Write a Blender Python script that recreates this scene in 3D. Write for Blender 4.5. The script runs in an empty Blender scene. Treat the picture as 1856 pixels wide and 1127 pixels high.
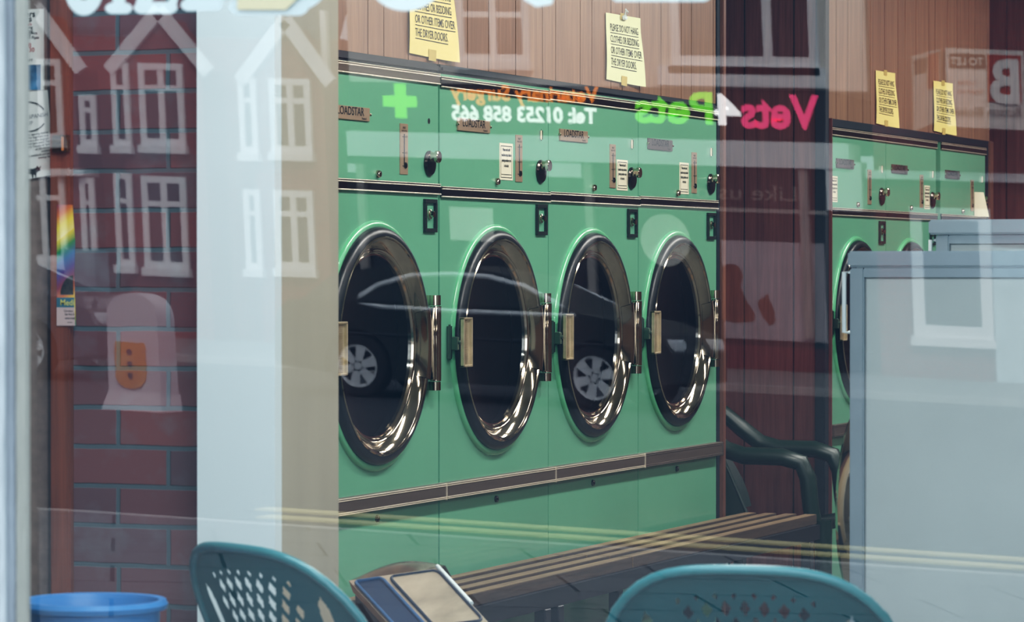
import bpy, bmesh, math, random
from mathutils import Vector, Matrix
random.seed(7)
S = bpy.context.scene
COL = S.collection
PI = math.pi

# ------------------------------------------------------------------ camera maths (image 1856 x 1127)
F = 6118.0; CX, CY, HOR = 928.0, 563.5, 488.0
TH = math.radians(68.0); PITCH = math.atan((CY - HOR) / F)
CAM = Vector((3.733, 0.0, 1.35))
H = Vector((-math.cos(TH), math.sin(TH), 0)); RT = Vector((math.sin(TH), math.cos(TH), 0)); UPZ = Vector((0, 0, 1))
FW = H * math.cos(PITCH) - UPZ * math.sin(PITCH)
UP = H * math.sin(PITCH) + UPZ * math.cos(PITCH)
GY = 3.9                                     # plane of the shop window
def ray(x, y): return FW * F + RT * (x - CX) + UP * (CY - y)
def onY(x, y, Y):
    d = ray(x, y); return CAM + d * ((Y - CAM.y) / d.y)
def onX(x, y, X):
    d = ray(x, y); return CAM + d * ((X - CAM.x) / d.x)
SH = 0.045                                   # the pane is very slightly twisted
def across(x, y, D):
    """point D metres beyond the pane's mirror plane, on the far side of the street"""
    x0 = x - SH * (y - HOR); y0 = y - SH * (x0 - CX)
    p = onY(x0, y0, D); return Vector((p.x, 2 * GY - D, p.z))

# ------------------------------------------------------------------ materials
def lin(h):
    h = h.lstrip('#'); c = [int(h[i:i + 2], 16) / 255 for i in (0, 2, 4)]
    return tuple([(v / 12.92 if v <= .04045 else ((v + .055) / 1.055) ** 2.4) for v in c] + [1.0])
MATS = {}
def nodes(name):
    m = bpy.data.materials.new(name); m.use_nodes = True
    nt = m.node_tree; nt.nodes.clear()
    out = nt.nodes.new('ShaderNodeOutputMaterial')
    return m, nt, out
def N(nt, kind, **kw):
    n = nt.nodes.new(kind)
    for k, v in kw.items():
        if hasattr(n, k): setattr(n, k, v)
        else: n.inputs[k.replace('_', ' ')].default_value = v
    return n
def mat(name, col, rough=.5, metal=0., var=.12, vscale=6., bump=0., bscale=60., coat=0., stretch=None, spec=.5):
    if name in MATS: return MATS[name]
    m, nt, out = nodes(name)
    b = N(nt, 'ShaderNodeBsdfPrincipled'); L = nt.links.new
    b.inputs['Roughness'].default_value = rough; b.inputs['Metallic'].default_value = metal
    b.inputs['Coat Weight'].default_value = coat; b.inputs['Specular IOR Level'].default_value = spec
    c = lin(col)
    tc = N(nt, 'ShaderNodeTexCoord'); mp = N(nt, 'ShaderNodeMapping')
    if stretch: mp.inputs['Scale'].default_value = stretch
    L(tc.outputs['Object'], mp.inputs['Vector'])
    nz = N(nt, 'ShaderNodeTexNoise'); nz.inputs['Scale'].default_value = vscale; nz.inputs['Detail'].default_value = 5
    L(mp.outputs[0], nz.inputs['Vector'])
    rp = N(nt, 'ShaderNodeValToRGB')
    rp.color_ramp.elements[0].position = .3; rp.color_ramp.elements[1].position = .7
    rp.color_ramp.elements[0].color = tuple([v * (1 - var) for v in c[:3]] + [1])
    rp.color_ramp.elements[1].color = tuple([min(1, v * (1 + var)) for v in c[:3]] + [1])
    L(nz.outputs['Fac'], rp.inputs[0]); L(rp.outputs[0], b.inputs['Base Color'])
    if bump:
        n2 = N(nt, 'ShaderNodeTexNoise'); n2.inputs['Scale'].default_value = bscale
        L(mp.outputs[0], n2.inputs['Vector'])
        bp = N(nt, 'ShaderNodeBump'); bp.inputs['Strength'].default_value = bump; bp.inputs['Distance'].default_value = .01
        L(n2.outputs['Fac'], bp.inputs['Height']); L(bp.outputs[0], b.inputs['Normal'])
    L(b.outputs[0], out.inputs[0]); MATS[name] = m
    return m
def wood(name, c1, c2, axis='z', rough=.45, scale=1., coat=.1):
    if name in MATS: return MATS[name]
    m, nt, out = nodes(name); L = nt.links.new
    b = N(nt, 'ShaderNodeBsdfPrincipled'); b.inputs['Roughness'].default_value = rough; b.inputs['Coat Weight'].default_value = coat
    tc = N(nt, 'ShaderNodeTexCoord'); mp = N(nt, 'ShaderNodeMapping')
    s = {'z': (22, 22, 1.1), 'y': (26, 1.2, 26), 'x': (1.2, 26, 26)}[axis]
    mp.inputs['Scale'].default_value = [v * scale for v in s]
    L(tc.outputs['Object'], mp.inputs['Vector'])
    nz = N(nt, 'ShaderNodeTexNoise'); nz.inputs['Scale'].default_value = 1.6; nz.inputs['Detail'].default_value = 8
    nz.inputs['Distortion'].default_value = .8
    L(mp.outputs[0], nz.inputs['Vector'])
    nf = N(nt, 'ShaderNodeTexNoise'); nf.inputs['Scale'].default_value = 9; nf.inputs['Detail'].default_value = 4
    L(mp.outputs[0], nf.inputs['Vector'])
    ad = N(nt, 'ShaderNodeMath', operation='MULTIPLY_ADD'); ad.inputs[1].default_value = .45
    L(nf.outputs['Fac'], ad.inputs[0]); L(nz.outputs['Fac'], ad.inputs[2])
    rp = N(nt, 'ShaderNodeValToRGB'); rp.color_ramp.elements[0].position = .5; rp.color_ramp.elements[1].position = .95
    rp.color_ramp.elements[0].color = lin(c1); rp.color_ramp.elements[1].color = lin(c2)
    L(ad.outputs[0], rp.inputs[0]); L(rp.outputs[0], b.inputs['Base Color'])
    bp = N(nt, 'ShaderNodeBump'); bp.inputs['Strength'].default_value = .12; bp.inputs['Distance'].default_value = .004
    L(ad.outputs[0], bp.inputs['Height']); L(bp.outputs[0], b.inputs['Normal'])
    L(b.outputs[0], out.inputs[0]); MATS[name] = m
    return m
def bricks(name, c1, c2, mortar, bw, rh, ms, off=(0, 0), axes=('X', 'Z'), rough=.8, rot=0., patch=None):
    if name in MATS: return MATS[name]
    m, nt, out = nodes(name); L = nt.links.new
    b = N(nt, 'ShaderNodeBsdfPrincipled'); b.inputs['Roughness'].default_value = rough
    tc = N(nt, 'ShaderNodeTexCoord'); sp = N(nt, 'ShaderNodeSeparateXYZ'); cb = N(nt, 'ShaderNodeCombineXYZ')
    L(tc.outputs['Object'], sp.inputs[0]); L(sp.outputs[axes[0]], cb.inputs[0]); L(sp.outputs[axes[1]], cb.inputs[1])
    mp = N(nt, 'ShaderNodeMapping'); mp.inputs['Location'].default_value = (off[0], off[1], 0); mp.inputs['Rotation'].default_value = (0, 0, rot)
    L(cb.outputs[0], mp.inputs['Vector'])
    wz = N(nt, 'ShaderNodeTexNoise'); wz.inputs['Scale'].default_value = 14; L(mp.outputs[0], wz.inputs['Vector'])
    wm = N(nt, 'ShaderNodeVectorMath', operation='SCALE'); wm.inputs['Scale'].default_value = ms * .9
    ws = N(nt, 'ShaderNodeVectorMath', operation='SUBTRACT'); ws.inputs[1].default_value = (.5, .5, .5)
    L(wz.outputs['Color'], ws.inputs[0]); L(ws.outputs[0], wm.inputs[0])
    wa = N(nt, 'ShaderNodeVectorMath', operation='ADD'); L(mp.outputs[0], wa.inputs[0]); L(wm.outputs[0], wa.inputs[1])
    bt = N(nt, 'ShaderNodeTexBrick'); bt.offset = .5
    bt.inputs['Scale'].default_value = 1; bt.inputs['Brick Width'].default_value = bw; bt.inputs['Row Height'].default_value = rh
    bt.inputs['Mortar Size'].default_value = ms; bt.inputs['Mortar Smooth'].default_value = .3
    bt.inputs['Color1'].default_value = lin(c1); bt.inputs['Color2'].default_value = lin(c2); bt.inputs['Mortar'].default_value = lin(mortar)
    L(wa.outputs[0], bt.inputs['Vector'])
    nz = N(nt, 'ShaderNodeTexNoise'); nz.inputs['Scale'].default_value = 9; nz.inputs['Detail'].default_value = 6
    L(mp.outputs[0], nz.inputs['Vector'])
    rp = N(nt, 'ShaderNodeValToRGB'); rp.color_ramp.elements[0].position = .52; rp.color_ramp.elements[1].position = .75
    rp.color_ramp.elements[0].color = (0, 0, 0, 1); rp.color_ramp.elements[1].color = (.5, .5, .5, 1)
    L(nz.outputs['Fac'], rp.inputs[0])
    mx = N(nt, 'ShaderNodeMixRGB'); mx.inputs[2].default_value = lin(patch or mortar)
    L(rp.outputs[0], mx.inputs[0]); L(bt.outputs['Color'], mx.inputs[1]); L(mx.outputs[0], b.inputs['Base Color'])
    bp = N(nt, 'ShaderNodeBump'); bp.inputs['Strength'].default_value = .6; bp.inputs['Distance'].default_value = .01; bp.invert = True
    L(bt.outputs['Fac'], bp.inputs['Height']); L(bp.outputs[0], b.inputs['Normal'])
    L(b.outputs[0], out.inputs[0]); MATS[name] = m
    return m
def glass(name, tint=(1, 1, 1, 1), ior=1.5, haze=0., hazecol=(1, 1, 1, 1), rough=0.0):
    m, nt, out = nodes(name); L = nt.links.new
    tr = N(nt, 'ShaderNodeBsdfTransparent'); tr.inputs[0].default_value = tint
    gl = N(nt, 'ShaderNodeBsdfGlossy'); gl.inputs['Roughness'].default_value = rough
    fr = N(nt, 'ShaderNodeFresnel')
    ge = N(nt, 'ShaderNodeNewGeometry'); mi = N(nt, 'ShaderNodeMapRange')      # same reflectance from either side of the sheet
    mi.inputs[3].default_value = ior; mi.inputs[4].default_value = 1 / ior
    L(ge.outputs['Backfacing'], mi.inputs[0]); L(mi.outputs[0], fr.inputs['IOR'])
    mx = N(nt, 'ShaderNodeMixShader'); L(fr.outputs[0], mx.inputs[0]); L(tr.outputs[0], mx.inputs[1]); L(gl.outputs[0], mx.inputs[2])
    last = mx
    if haze:
        tc = N(nt, 'ShaderNodeTexCoord'); nz = N(nt, 'ShaderNodeTexNoise'); nz.inputs['Scale'].default_value = 3; nz.inputs['Detail'].default_value = 6
        L(tc.outputs['Object'], nz.inputs['Vector'])
        mr = N(nt, 'ShaderNodeMapRange'); mr.inputs[3].default_value = haze * .8; mr.inputs[4].default_value = haze * 1.2
        L(nz.outputs['Fac'], mr.inputs[0])
        df = N(nt, 'ShaderNodeBsdfDiffuse'); df.inputs[0].default_value = hazecol
        m2 = N(nt, 'ShaderNodeMixShader'); L(mr.outputs[0], m2.inputs[0]); L(mx.outputs[0], m2.inputs[1]); L(df.outputs[0], m2.inputs[2]); last = m2
    L(last.outputs[0], out.inputs[0]); MATS[name] = m
    return m
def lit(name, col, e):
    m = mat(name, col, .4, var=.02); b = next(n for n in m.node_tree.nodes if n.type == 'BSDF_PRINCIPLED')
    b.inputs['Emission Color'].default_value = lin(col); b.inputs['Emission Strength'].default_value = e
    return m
def rainbow(name):
    m, nt, out = nodes(name); L = nt.links.new
    b = N(nt, 'ShaderNodeBsdfPrincipled'); b.inputs['Roughness'].default_value = .35
    tc = N(nt, 'ShaderNodeTexCoord'); mp = N(nt, 'ShaderNodeMapping'); mp.inputs['Rotation'].default_value = (0, math.radians(35), 0)
    L(tc.outputs['Object'], mp.inputs['Vector']); sp = N(nt, 'ShaderNodeSeparateXYZ'); L(mp.outputs[0], sp.inputs[0])
    mu = N(nt, 'ShaderNodeMath', operation='MULTIPLY'); mu.inputs[1].default_value = 7.2; L(sp.outputs['Z'], mu.inputs[0])
    fr = N(nt, 'ShaderNodeMath', operation='FRACT'); L(mu.outputs[0], fr.inputs[0])
    rp = N(nt, 'ShaderNodeValToRGB'); cr = rp.color_ramp
    cols = ['#f2e08c', '#f0d84f', '#d8793e', '#8a3d4c', '#5d4a86', '#3f6fa0', '#2f8f56', '#f0d84f']
    while len(cr.elements) < len(cols): cr.elements.new(.5)
    for i, c in enumerate(cols): cr.elements[i].position = i / (len(cols) - 1); cr.elements[i].color = lin(c)
    L(fr.outputs[0], rp.inputs[0]); L(rp.outputs[0], b.inputs['Base Color']); L(b.outputs[0], out.inputs[0])
    MATS[name] = m; return m

GREEN = mat('green enamel', '#69a788', .32, var=.06, vscale=2.5, coat=.25)
GREEN2 = mat('green raised rim', '#6ab78a', .25, var=.04, coat=.4)
CHROME = mat('polished chrome', '#c4b7a4', .09, 1., var=.08, vscale=9)
EDGE = mat('bright trim edge', '#f0e6d2', .3, .55, var=.05)
STEEL = mat('brushed steel', '#a39a8c', .3, 1., var=.15, vscale=5, stretch=(1, .15, 8))
DARKST = mat('dark polished steel', '#5a524d', .2, 1., var=.3, vscale=4)
DRUM = mat('dark drum steel', '#2a2c2e', .4, .7, var=.2, vscale=8)
BRONZE = mat('bronze kick rail', '#6d6057', .42, .55, var=.12, vscale=5, stretch=(1, .3, 4))
BLACK = mat('black rubber', '#16171b', .35, var=.2)
NAVY = mat('dark gap paint', '#141b25', .6, var=.1)
PLATE = mat('tan metal plate', '#a8927a', .35, .35, var=.08)
INK = mat('black ink', '#181818', .8, var=.05)
REDINK = mat('red ink', '#a8322f', .8, var=.05)
PAPER = mat('yellow paper', '#ead98a', .75, var=.03)
PAPER2 = mat('pale yellow paper', '#e2e6b4', .75, var=.03)
WHITEP = mat('white paper', '#dfdfd8', .75, var=.03)
CREAM = mat('cream sticker', '#e0dac0', .6, var=.03)
TAPE = mat('brown tape', '#c9b26a', .4, var=.1)
DARKTAPE = mat('old tape mark', '#6b4a3a', .5, var=.2)
WOODL = wood('panelling teak', '#795b48', '#957159')
WOODD = wood('panelling dark', '#58302d', '#764640')
WOODR = wood('red brown frame wood', '#6f3d2a', '#8c5038', rough=.5)
BENCHSHADE = wood('bench slat shaded side', '#33261f', '#4d3a2e', 'y', rough=.75)  # darker slat sides: shade between the slats put into the colour
WOODT = wood('edge strip wood', '#5e3b30', '#7c5443')
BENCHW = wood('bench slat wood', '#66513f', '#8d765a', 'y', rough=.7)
WHITE = mat('white wall paint', '#d6e2e2', .7, var=.03, vscale=2)
BEIGE = mat('beige wall paint', '#aea693', .7, var=.05, vscale=3, stretch=(3, 3, .4))
WINW = mat('white window paint', '#9da09a', .5, var=.06, vscale=12, stretch=(4, 4, .6), bump=.3)
WING = mat('weathered grey paint', '#6a7278', .6, var=.15, vscale=9, stretch=(6, 6, .5), bump=.4)
CHAIRG = mat('green chair plastic', '#347176', .28, var=.06)
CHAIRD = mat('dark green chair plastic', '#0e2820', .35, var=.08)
BLUE = mat('blue bucket plastic', '#377ab4', .35, var=.04)
WASH = mat('washer grey enamel', '#afb8b6', .42, .15, var=.05, vscale=3)
WASHT = mat('washer steel edge', '#909fa6', .35, .35, var=.06, vscale=4)
BROWNB = mat('brown hessian board', '#83736a', .85, var=.15, vscale=40)
FLOORM = mat('grey vinyl floor', '#5a5c58', .45, var=.12, vscale=3)
CEILM = mat('ceiling white', '#d8d6cc', .8, var=.03)
VINYL = mat('white vinyl letter', '#a9b8b8', .5, var=.03)
VINYLY = mat('cream vinyl letter', '#b3ad8a', .5, var=.08)
BRICKI = bricks('old purple brick', '#7a4744', '#5b464b', '#525e62', .227, .0793, .0055, off=(.0, .0385), patch='#6d7072')

# ------------------------------------------------------------------ mesh helpers
class MB:
    def __init__(s): s.bm = bmesh.new()
    def box(s, x0, x1, y0, y1, z0, z1, bev=0., seg=2):
        r = bmesh.ops.create_cube(s.bm, size=1)
        for v in r['verts']:
            v.co = Vector(((x0 + x1) / 2 + v.co.x * (x1 - x0), (y0 + y1) / 2 + v.co.y * (y1 - y0), (z0 + z1) / 2 + v.co.z * (z1 - z0)))
        if bev:
            es = list({e for v in r['verts'] for e in v.link_edges})
            bmesh.ops.bevel(s.bm, geom=es, offset=bev, segments=seg, affect='EDGES', clamp_overlap=True)
        return s
    def tube(s, pts, r, seg=10, closed=False, caps=True, squash=1.):
        pts = [Vector(p) for p in pts]; n = len(pts); rings = []
        rs = r if isinstance(r, (list, tuple)) else [r] * n
        for i, p in enumerate(pts):
            if closed: t = pts[(i + 1) % n] - pts[i - 1]
            else: t = pts[min(i + 1, n - 1)] - pts[max(i - 1, 0)]
            t.normalize()
            ref = Vector((0, 0, 1)) if abs(t.z) < .9 else Vector((1, 0, 0))
            a = t.cross(ref).normalized(); b = a.cross(t).normalized()
            rings.append([s.bm.verts.new(p + (a * math.cos(k * 2 * PI / seg) + b * math.sin(k * 2 * PI / seg) * squash) * rs[i]) for k in range(seg)])
        m = n if closed else n - 1
        for i in range(m):
            A, B = rings[i], rings[(i + 1) % n]
            for k in range(seg): s.bm.faces.new((A[k], A[(k + 1) % seg], B[(k + 1) % seg], B[k]))
        if not closed and caps:
            s.bm.faces.new(rings[0][::-1]); s.bm.faces.new(rings[-1])
        return s
    def cyl(s, p0, p1, r0, r1=None, seg=20):
        return s.tube([p0, p1], [r0, r0 if r1 is None else r1], seg)
    def lathe(s, prof, o=(0, 0, 0), axis='X', seg=64, close=False):
        o = Vector(o); rings = []
        A = {'X': (Vector((0, 1, 0)), Vector((0, 0, 1)), Vector((1, 0, 0))), 'Z': (Vector((1, 0, 0)), Vector((0, 1, 0)), Vector((0, 0, 1))),
             'Y': (Vector((1, 0, 0)), Vector((0, 0, 1)), Vector((0, 1, 0)))}[axis]
        for r, h in prof:
            if r < 1e-6: rings.append([s.bm.verts.new(o + A[2] * h)])
            else: rings.append([s.bm.verts.new(o + A[2] * h + (A[0] * math.cos(k * 2 * PI / seg) + A[1] * math.sin(k * 2 * PI / seg)) * r) for k in range(seg)])
        m = len(rings) if close else len(rings) - 1
        for i in range(m):
            a, b = rings[i], rings[(i + 1) % len(rings)]
            for k in range(seg):
                k2 = (k + 1) % seg
                if len(a) == 1 and len(b) == 1: continue
                if len(a) == 1: s.bm.faces.new((a[0], b[k2], b[k]))
                elif len(b) == 1: s.bm.faces.new((a[k], a[k2], b[0]))
                else: s.bm.faces.new((a[k], a[k2], b[k2], b[k]))
        return s
    def poly(s, pts):
        s.bm.faces.new([s.bm.verts.new(Vector(p)) for p in pts]); return s
    def prism(s, pts, d):
        d = Vector(d); a = [s.bm.verts.new(Vector(p)) for p in pts]; b = [s.bm.verts.new(Vector(p) + d) for p in pts]; n = len(a)
        s.bm.faces.new(a[::-1]); s.bm.faces.new(b)
        for i in range(n): s.bm.faces.new((a[i], a[(i + 1) % n], b[(i + 1) % n], b[i]))
        return s
    def sheet(s, nu, nv, f, keep=None):
        V = [[s.bm.verts.new(f(i / nu, j / nv)) for i in range(nu + 1)] for j in range(nv + 1)]
        for j in range(nv):
            for i in range(nu):
                if keep and not keep((i + .5) / nu, (j + .5) / nv): continue
                s.bm.faces.new((V[j][i], V[j][i + 1], V[j + 1][i + 1], V[j + 1][i]))
        for v in [v for v in s.bm.verts if not v.link_faces]: s.bm.verts.remove(v)
        return s
    def text(s, t, size, f, align='CENTER', bold=0., sx=1.):
        key = (t, bold)
        if key not in TXT:
            c = bpy.data.curves.new('t', 'FONT'); c.body = t; c.size = 1; c.offset = bold; c.resolution_u = 3
            o = bpy.data.objects.new('t', c); me = bpy.data.meshes.new_from_object(o)
            TXT[key] = ([tuple(v.co) for v in me.vertices], [tuple(p.vertices) for p in me.polygons])
            bpy.data.objects.remove(o); bpy.data.curves.remove(c); bpy.data.meshes.remove(me)
        vs, fs = TXT[key]
        if not vs: return s
        xs = [v[0] for v in vs]; lo, hi = min(xs), max(xs)
        o = {'LEFT': lo, 'RIGHT': hi, 'CENTER': (lo + hi) / 2}[align]
        b = [s.bm.verts.new(f((v[0] - o) * size * sx, v[1] * size)) for v in vs]
        for q in fs:
            try: s.bm.faces.new([b[i] for i in q])
            except ValueError: pass
        return s
    def build(s, name, m, parent=None, smooth=True, loc=None, mods=None, angle=40):
        bmesh.ops.recalc_face_normals(s.bm, faces=s.bm.faces[:]) if smooth != 'raw' else None
        me = bpy.data.meshes.new(name); s.bm.to_mesh(me); s.bm.free()
        me.materials.append(m)
        if smooth:
            me.polygons.foreach_set('use_smooth', [True] * len(me.polygons))
            try: me.set_sharp_from_angle(angle=math.radians(angle))
            except Exception: pass
        o = bpy.data.objects.new(name, me); COL.objects.link(o)
        if parent: o.parent = parent
        if loc: o.location = loc
        return o
TXT = {}
def tag(o, label=None, cat=None, group=None, kind=None):
    if label: o['label'] = label
    if cat: o['category'] = cat
    if group: o['group'] = group
    if kind: o['kind'] = kind
    return o
def thing(name, label, cat, loc=(0, 0, 0), rz=0., group=None):
    o = bpy.data.objects.new(name, None); COL.objects.link(o); o.location = loc; o.rotation_euler = (0, 0, rz); o.empty_display_size = .1
    return tag(o, label, cat, group)
def struct(name, mb, m, smooth=False, label=None):
    o = mb.build(name, m, smooth=smooth); o['kind'] = 'structure'
    if label: o['label'] = label
    return o

# ================================================================== THE ROOM
XB, XR, YB, ZC = -1.05, 6.0, 16.2, 2.95
struct('floor', MB().box(XB, XR, GY + .05, YB, -.08, 0), FLOORM)
struct('ceiling', MB().box(XB, XR, GY, YB, ZC, ZC + .1), CEILM)
struct('wall_right', MB().box(XR, XR + .12, GY, YB, 0, ZC), mat('tan panelling', '#6e5442', .6))
def planks(mb, edges, z0, z1, x, t=.012, axis='y', gap=.0065):
    for a, b in zip(edges[:-1], edges[1:]):
        if axis == 'y': mb.box(x - t, x, a + gap / 2, b - gap / 2, z0, z1)
        else: mb.box(a + gap / 2, b - gap / 2, x - t, x, z0, z1)
g1 = [6.3, 6.5, 6.61, 6.82, 7.02, 7.23, 7.33, 7.5, 7.7, 7.81, 8.02, 8.222, 8.326, 8.49, 8.7, 8.91, 9.068, 9.278, 9.495, 9.605, 9.815, 9.918, 10.091, 10.195, 10.357, 10.568, 10.773, 10.877, 11.11, 11.165]
mb = MB(); planks(mb, g1, 1.925, ZC, -.004); struct('wall_left_near', mb, WOODL)
struct('wall_left_near_backing', MB().box(-.06, -.018, 6.19, 11.165, 1.925, ZC), NAVY)
struct('wall_left_front_part', MB().box(-.06, -.004, 6.19, 7.8, 0, 1.925), WOODL)
g2 = [12.49, 12.6, 12.76, 12.97, 13.08, 13.29, 13.49, 13.6, 13.77, 13.98, 14.08, 14.29, 14.45, 14.66, 14.77, 14.98, 15.04]
mb = MB(); planks(mb, g2, 1.925, ZC, -.004); struct('wall_left_far', mb, WOODL)
struct('wall_left_far_backing', MB().box(-.06, -.018, 12.49, 15.04, 1.925, ZC), NAVY)
# recess between the two banks of dryers: its end wall faces the street
mb = MB(); planks(mb, [XB, -.92, -.72, -.522, -.324, -.125, -.034], 0, ZC, 12.45, axis='x'); struct('wall_recess', mb, WOODD)
struct('wall_recess_backing', MB().box(XB, -.02, 12.455, 12.485, 0, ZC), NAVY)
struct('wall_recess_side', MB().box(XB, -.72, 11.2, 12.44, 0, ZC), WOODD)
struct('wall_recess_return', MB().box(-.72, -.03, 11.17, 11.2, 0, ZC), WOODD)
struct('wall_far_end', MB().box(XB, -.02, 15.04, 15.1, 0, ZC), WOODD)
mb = MB(); planks(mb, [-1.0, -.8, -.59, -.38, -.2, 0, .2, .41, .6, .81, 1.0, 1.21, 1.4, 1.6, 1.8, 2, 2.2, 2.4, 2.6, 2.8, 3, 3.2, 3.4, 3.6, 3.8, 4, 4.2, 4.4, 4.6, 4.8, 5, 5.2, 5.4, 5.6, 5.8, 6], 0, ZC, YB - .02, axis='x')
struct('wall_back', mb, WOODD)
struct('wall_back_backing', MB().box(XB, XR, YB - .02, YB + .05, 0, ZC), NAVY)
# dark gaskets and edgings round the two banks
struct('trim_1', MB().box(-.05, .006, 7.6, 8.685, 1.899, 1.924, .006), NAVY)
struct('trim_2', MB().box(-.05, .006, 8.7, 11.135, 1.899, 1.924, .008), NAVY)
struct('trim_3', MB().box(-.05, .002, 11.137, 11.165, 0, ZC), NAVY)
struct('trim_4', MB().box(-.05, .014, 11.166, 11.2, 0, ZC, .004), WOODT)
struct('trim_5', MB().box(-.034, .006, 12.42, 12.475, 0, ZC, .004), NAVY)
struct('trim_6', MB().box(-.03, .016, 12.476, 12.486, 0, 1.93), WOODD)
struct('trim_7', MB().box(-.05, .006, 12.488, 14.98, 1.9, 1.93), NAVY)
struct('trim_8', MB().box(-.05, .004, 14.955, 14.985, 0, 1.93), NAVY)
struct('trim_9', MB().box(-.05, .016, 14.986, 15.04, 0, 1.93, .003), WOODT)

# left front: brick pier, white nib, door frame and board
P = onY(133, 500, 6.0).x; Q = onY(356, 500, 6.0).x
struct('wall_brick_pier', MB().box(P, Q + .03, 6.0, 6.15, 0, ZC), BRICKI)
pc = onY(498, 500, 5.9).x; pl = onY(357, 500, 5.9).x
struct('wall_white_nib', MB().box(pl, pc, 5.9, 5.93, 0, ZC), WHITE)
pe = onX(613, 500, pc).y
struct('wall_beige_return', MB().box(pl, pc + .0005, 5.93, pe, 0, ZC), BEIGE)
a = onY(96.5, 500, 6.0).x
door = struct('door_1', MB().box(onY(-60, 500, 6.02).x, onY(86, 500, 6.02).x, 6.02, 6.06, 0, 2.6), BROWNB)
struct('trim_10', MB().box(onY(85, 500, 6.04).x, a, 6.04, 6.1, 0, ZC), NAVY)
struct('trim_11', MB().box(a, P - .001, 5.985, 6.12, 0, ZC, .003), WOODR)
struct('wall_partition', MB().box(XB, a, 6.1, 6.18, 0, ZC), NAVY)
# door latch plate
p0 = onY(97, 245, 5.985); p1 = onY(128, 276, 5.985)
lt = thing('door_latch', 'worn brass latch plate on the red-brown door frame', 'latch', (p0.x, 5.985, p1.z))
w, h = p1.x - p0.x, p0.z - p1.z
MB().box(0, w, -.008, 0, 0, h, .002).build('latch_plate', mat('worn brass', '#6b5236', .35, .9, var=.5, vscale=60, stretch=(1, 1, 4)), lt)
MB().box(w * .66, w * .84, -.02, -.008, h * .02, h * .96, .003).build('bolt', mat('bright brass', '#c79a6a', .25, 1., var=.3, vscale=80), lt)

# ================================================================== SHOP WINDOW
FX1 = onY(26, 500, GY - .03).x
win = struct('window_1', MB().box(FX1 - .16, FX1, GY - .03, GY - .026, .5, 2.75, .001), WING)
fr = MB()
fr.box(FX1 - .16, FX1, GY - .026, GY + .012, .5, 2.75, .002)
fr.box(FX1, 5.3, GY - .045, GY + .02, .5, .6, .004)
fr.box(FX1, 5.3, GY - .045, GY + .02, 2.6, 2.75, .004)
fr.box(5.2, 5.3, GY - .045, GY + .02, .6, 2.6, .004)
fr.build('frame', WINW, win, smooth=False)
bead = MB(); bead.cyl((FX1 - .018, GY - .031, .5), (FX1 - .018, GY - .031, 2.75), .006, seg=8); bead.cyl((FX1 - .045, GY - .031, .5), (FX1 - .045, GY - .031, 2.75), .004, seg=8)
bead.build('frame_bead', mat('chalky paint', '#8e979b', .7, var=.2, vscale=30, stretch=(3, 3, .5)), win)
KT = .0054; GXP = onY(CX, HOR, GY).x
PANE = glass('window glass', ior=1.72, haze=.010, hazecol=(.3, .58, .78, 1))  # bluish haze put into the pane's colour to lift the dark tones
MB().sheet(48, 32, lambda u, v: Vector((FX1 - .01 + u * (5.21 - FX1), GY + KT * (FX1 - .01 + u * (5.21 - FX1) - GXP) * (.59 + v * 2.02 - 1.35), .59 + v * 2.02))).build('pane', PANE, win, angle=180)
struct('wall_front_left', MB().box(XB - .1, FX1 - .161, GY - .05, GY + .12, -.165, ZC + .6), mat('shop front render', '#8d8f8d', .8))
struct('wall_front_below', MB().box(FX1 - .16, 5.3, GY - .06, GY + .06, -.165, .499), MATS['shop front render'])
struct('wall_front_above', MB().box(FX1 - .16, 5.3, GY - .06, GY + .06, 2.751, 8.6), MATS['shop front render'])
struct('wall_front_right', MB().box(5.301, XR + .12, GY - .05, GY + .12, -.165, ZC + .6), MATS['shop front render'])
struct('wall_left_front', MB().box(XB - .1, XB, GY, YB, 0, ZC), WOODD)
# vinyl letters on the inside of the pane, cut by the top of the picture
GL = GY + .006
def gp(x, y, off=0.): 
    p = onY(x, y, GL + off); return p
def letter(parent, m, loops, base):
    """loops of pixel outlines on the glass plane"""
    mb = MB()
    for i, lp in enumerate(loops):
        mb.prism([gp(x, y) - base + Vector((0, i * .0006, 0)) for x, y in lp], (0, .0005, 0))
    return mb.build('letter', m, parent, smooth=False)
def ell(cx, cy, rx, ry, a0=0, a1=360, n=28):
    return [(cx + rx * math.cos(math.radians(a0 + (a1 - a0) * i / n)), cy + ry * math.sin(math.radians(a0 + (a1 - a0) * i / n))) for i in range(n + 1)]
def ringseg(cx, cy, rx, ry, w, h, a0, a1):
    return ell(cx, cy, rx, ry, a0, a1) + ell(cx, cy, rx - w, ry - h, a1, a0)
def foot(x0, x1, y, hgt):   # soft slab serif
    r = hgt / 2
    return [(x0 + r, y - hgt), (x1 - r, y - hgt), (x1 - r * .3, y - hgt * .8), (x1, y - r), (x1 - r * .3, y - hgt * .2), (x1 - r, y), (x0 + r, y), (x0 + r * .3, y - hgt * .2), (x0, y - r), (x0 + r * .3, y - hgt * .8)]
b1 = gp(120, 25)
wd = thing('vinyl_word', 'white cut-vinyl word SIZE stuck to the window at upper left', 'lettering', b1)
letter(wd, VINYL, [ringseg(152, -22, 35, 50, 20, 28, -10, 190), ringseg(148, -95, 32, 46, 20, 26, 60, 290)], b1)
letter(wd, VINYL, [foot(190, 240, 25, 20), [(202, -140), (228, -140), (226, 10), (204, 10)]], b1)
letter(wd, VINYL, [foot(242, 322, 25, 22), [(290, -150), (322, -150), (272, 12), (244, 12)], [(300, 12), (318, 12), (325, -14), (312, -14)]], b1)
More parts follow.
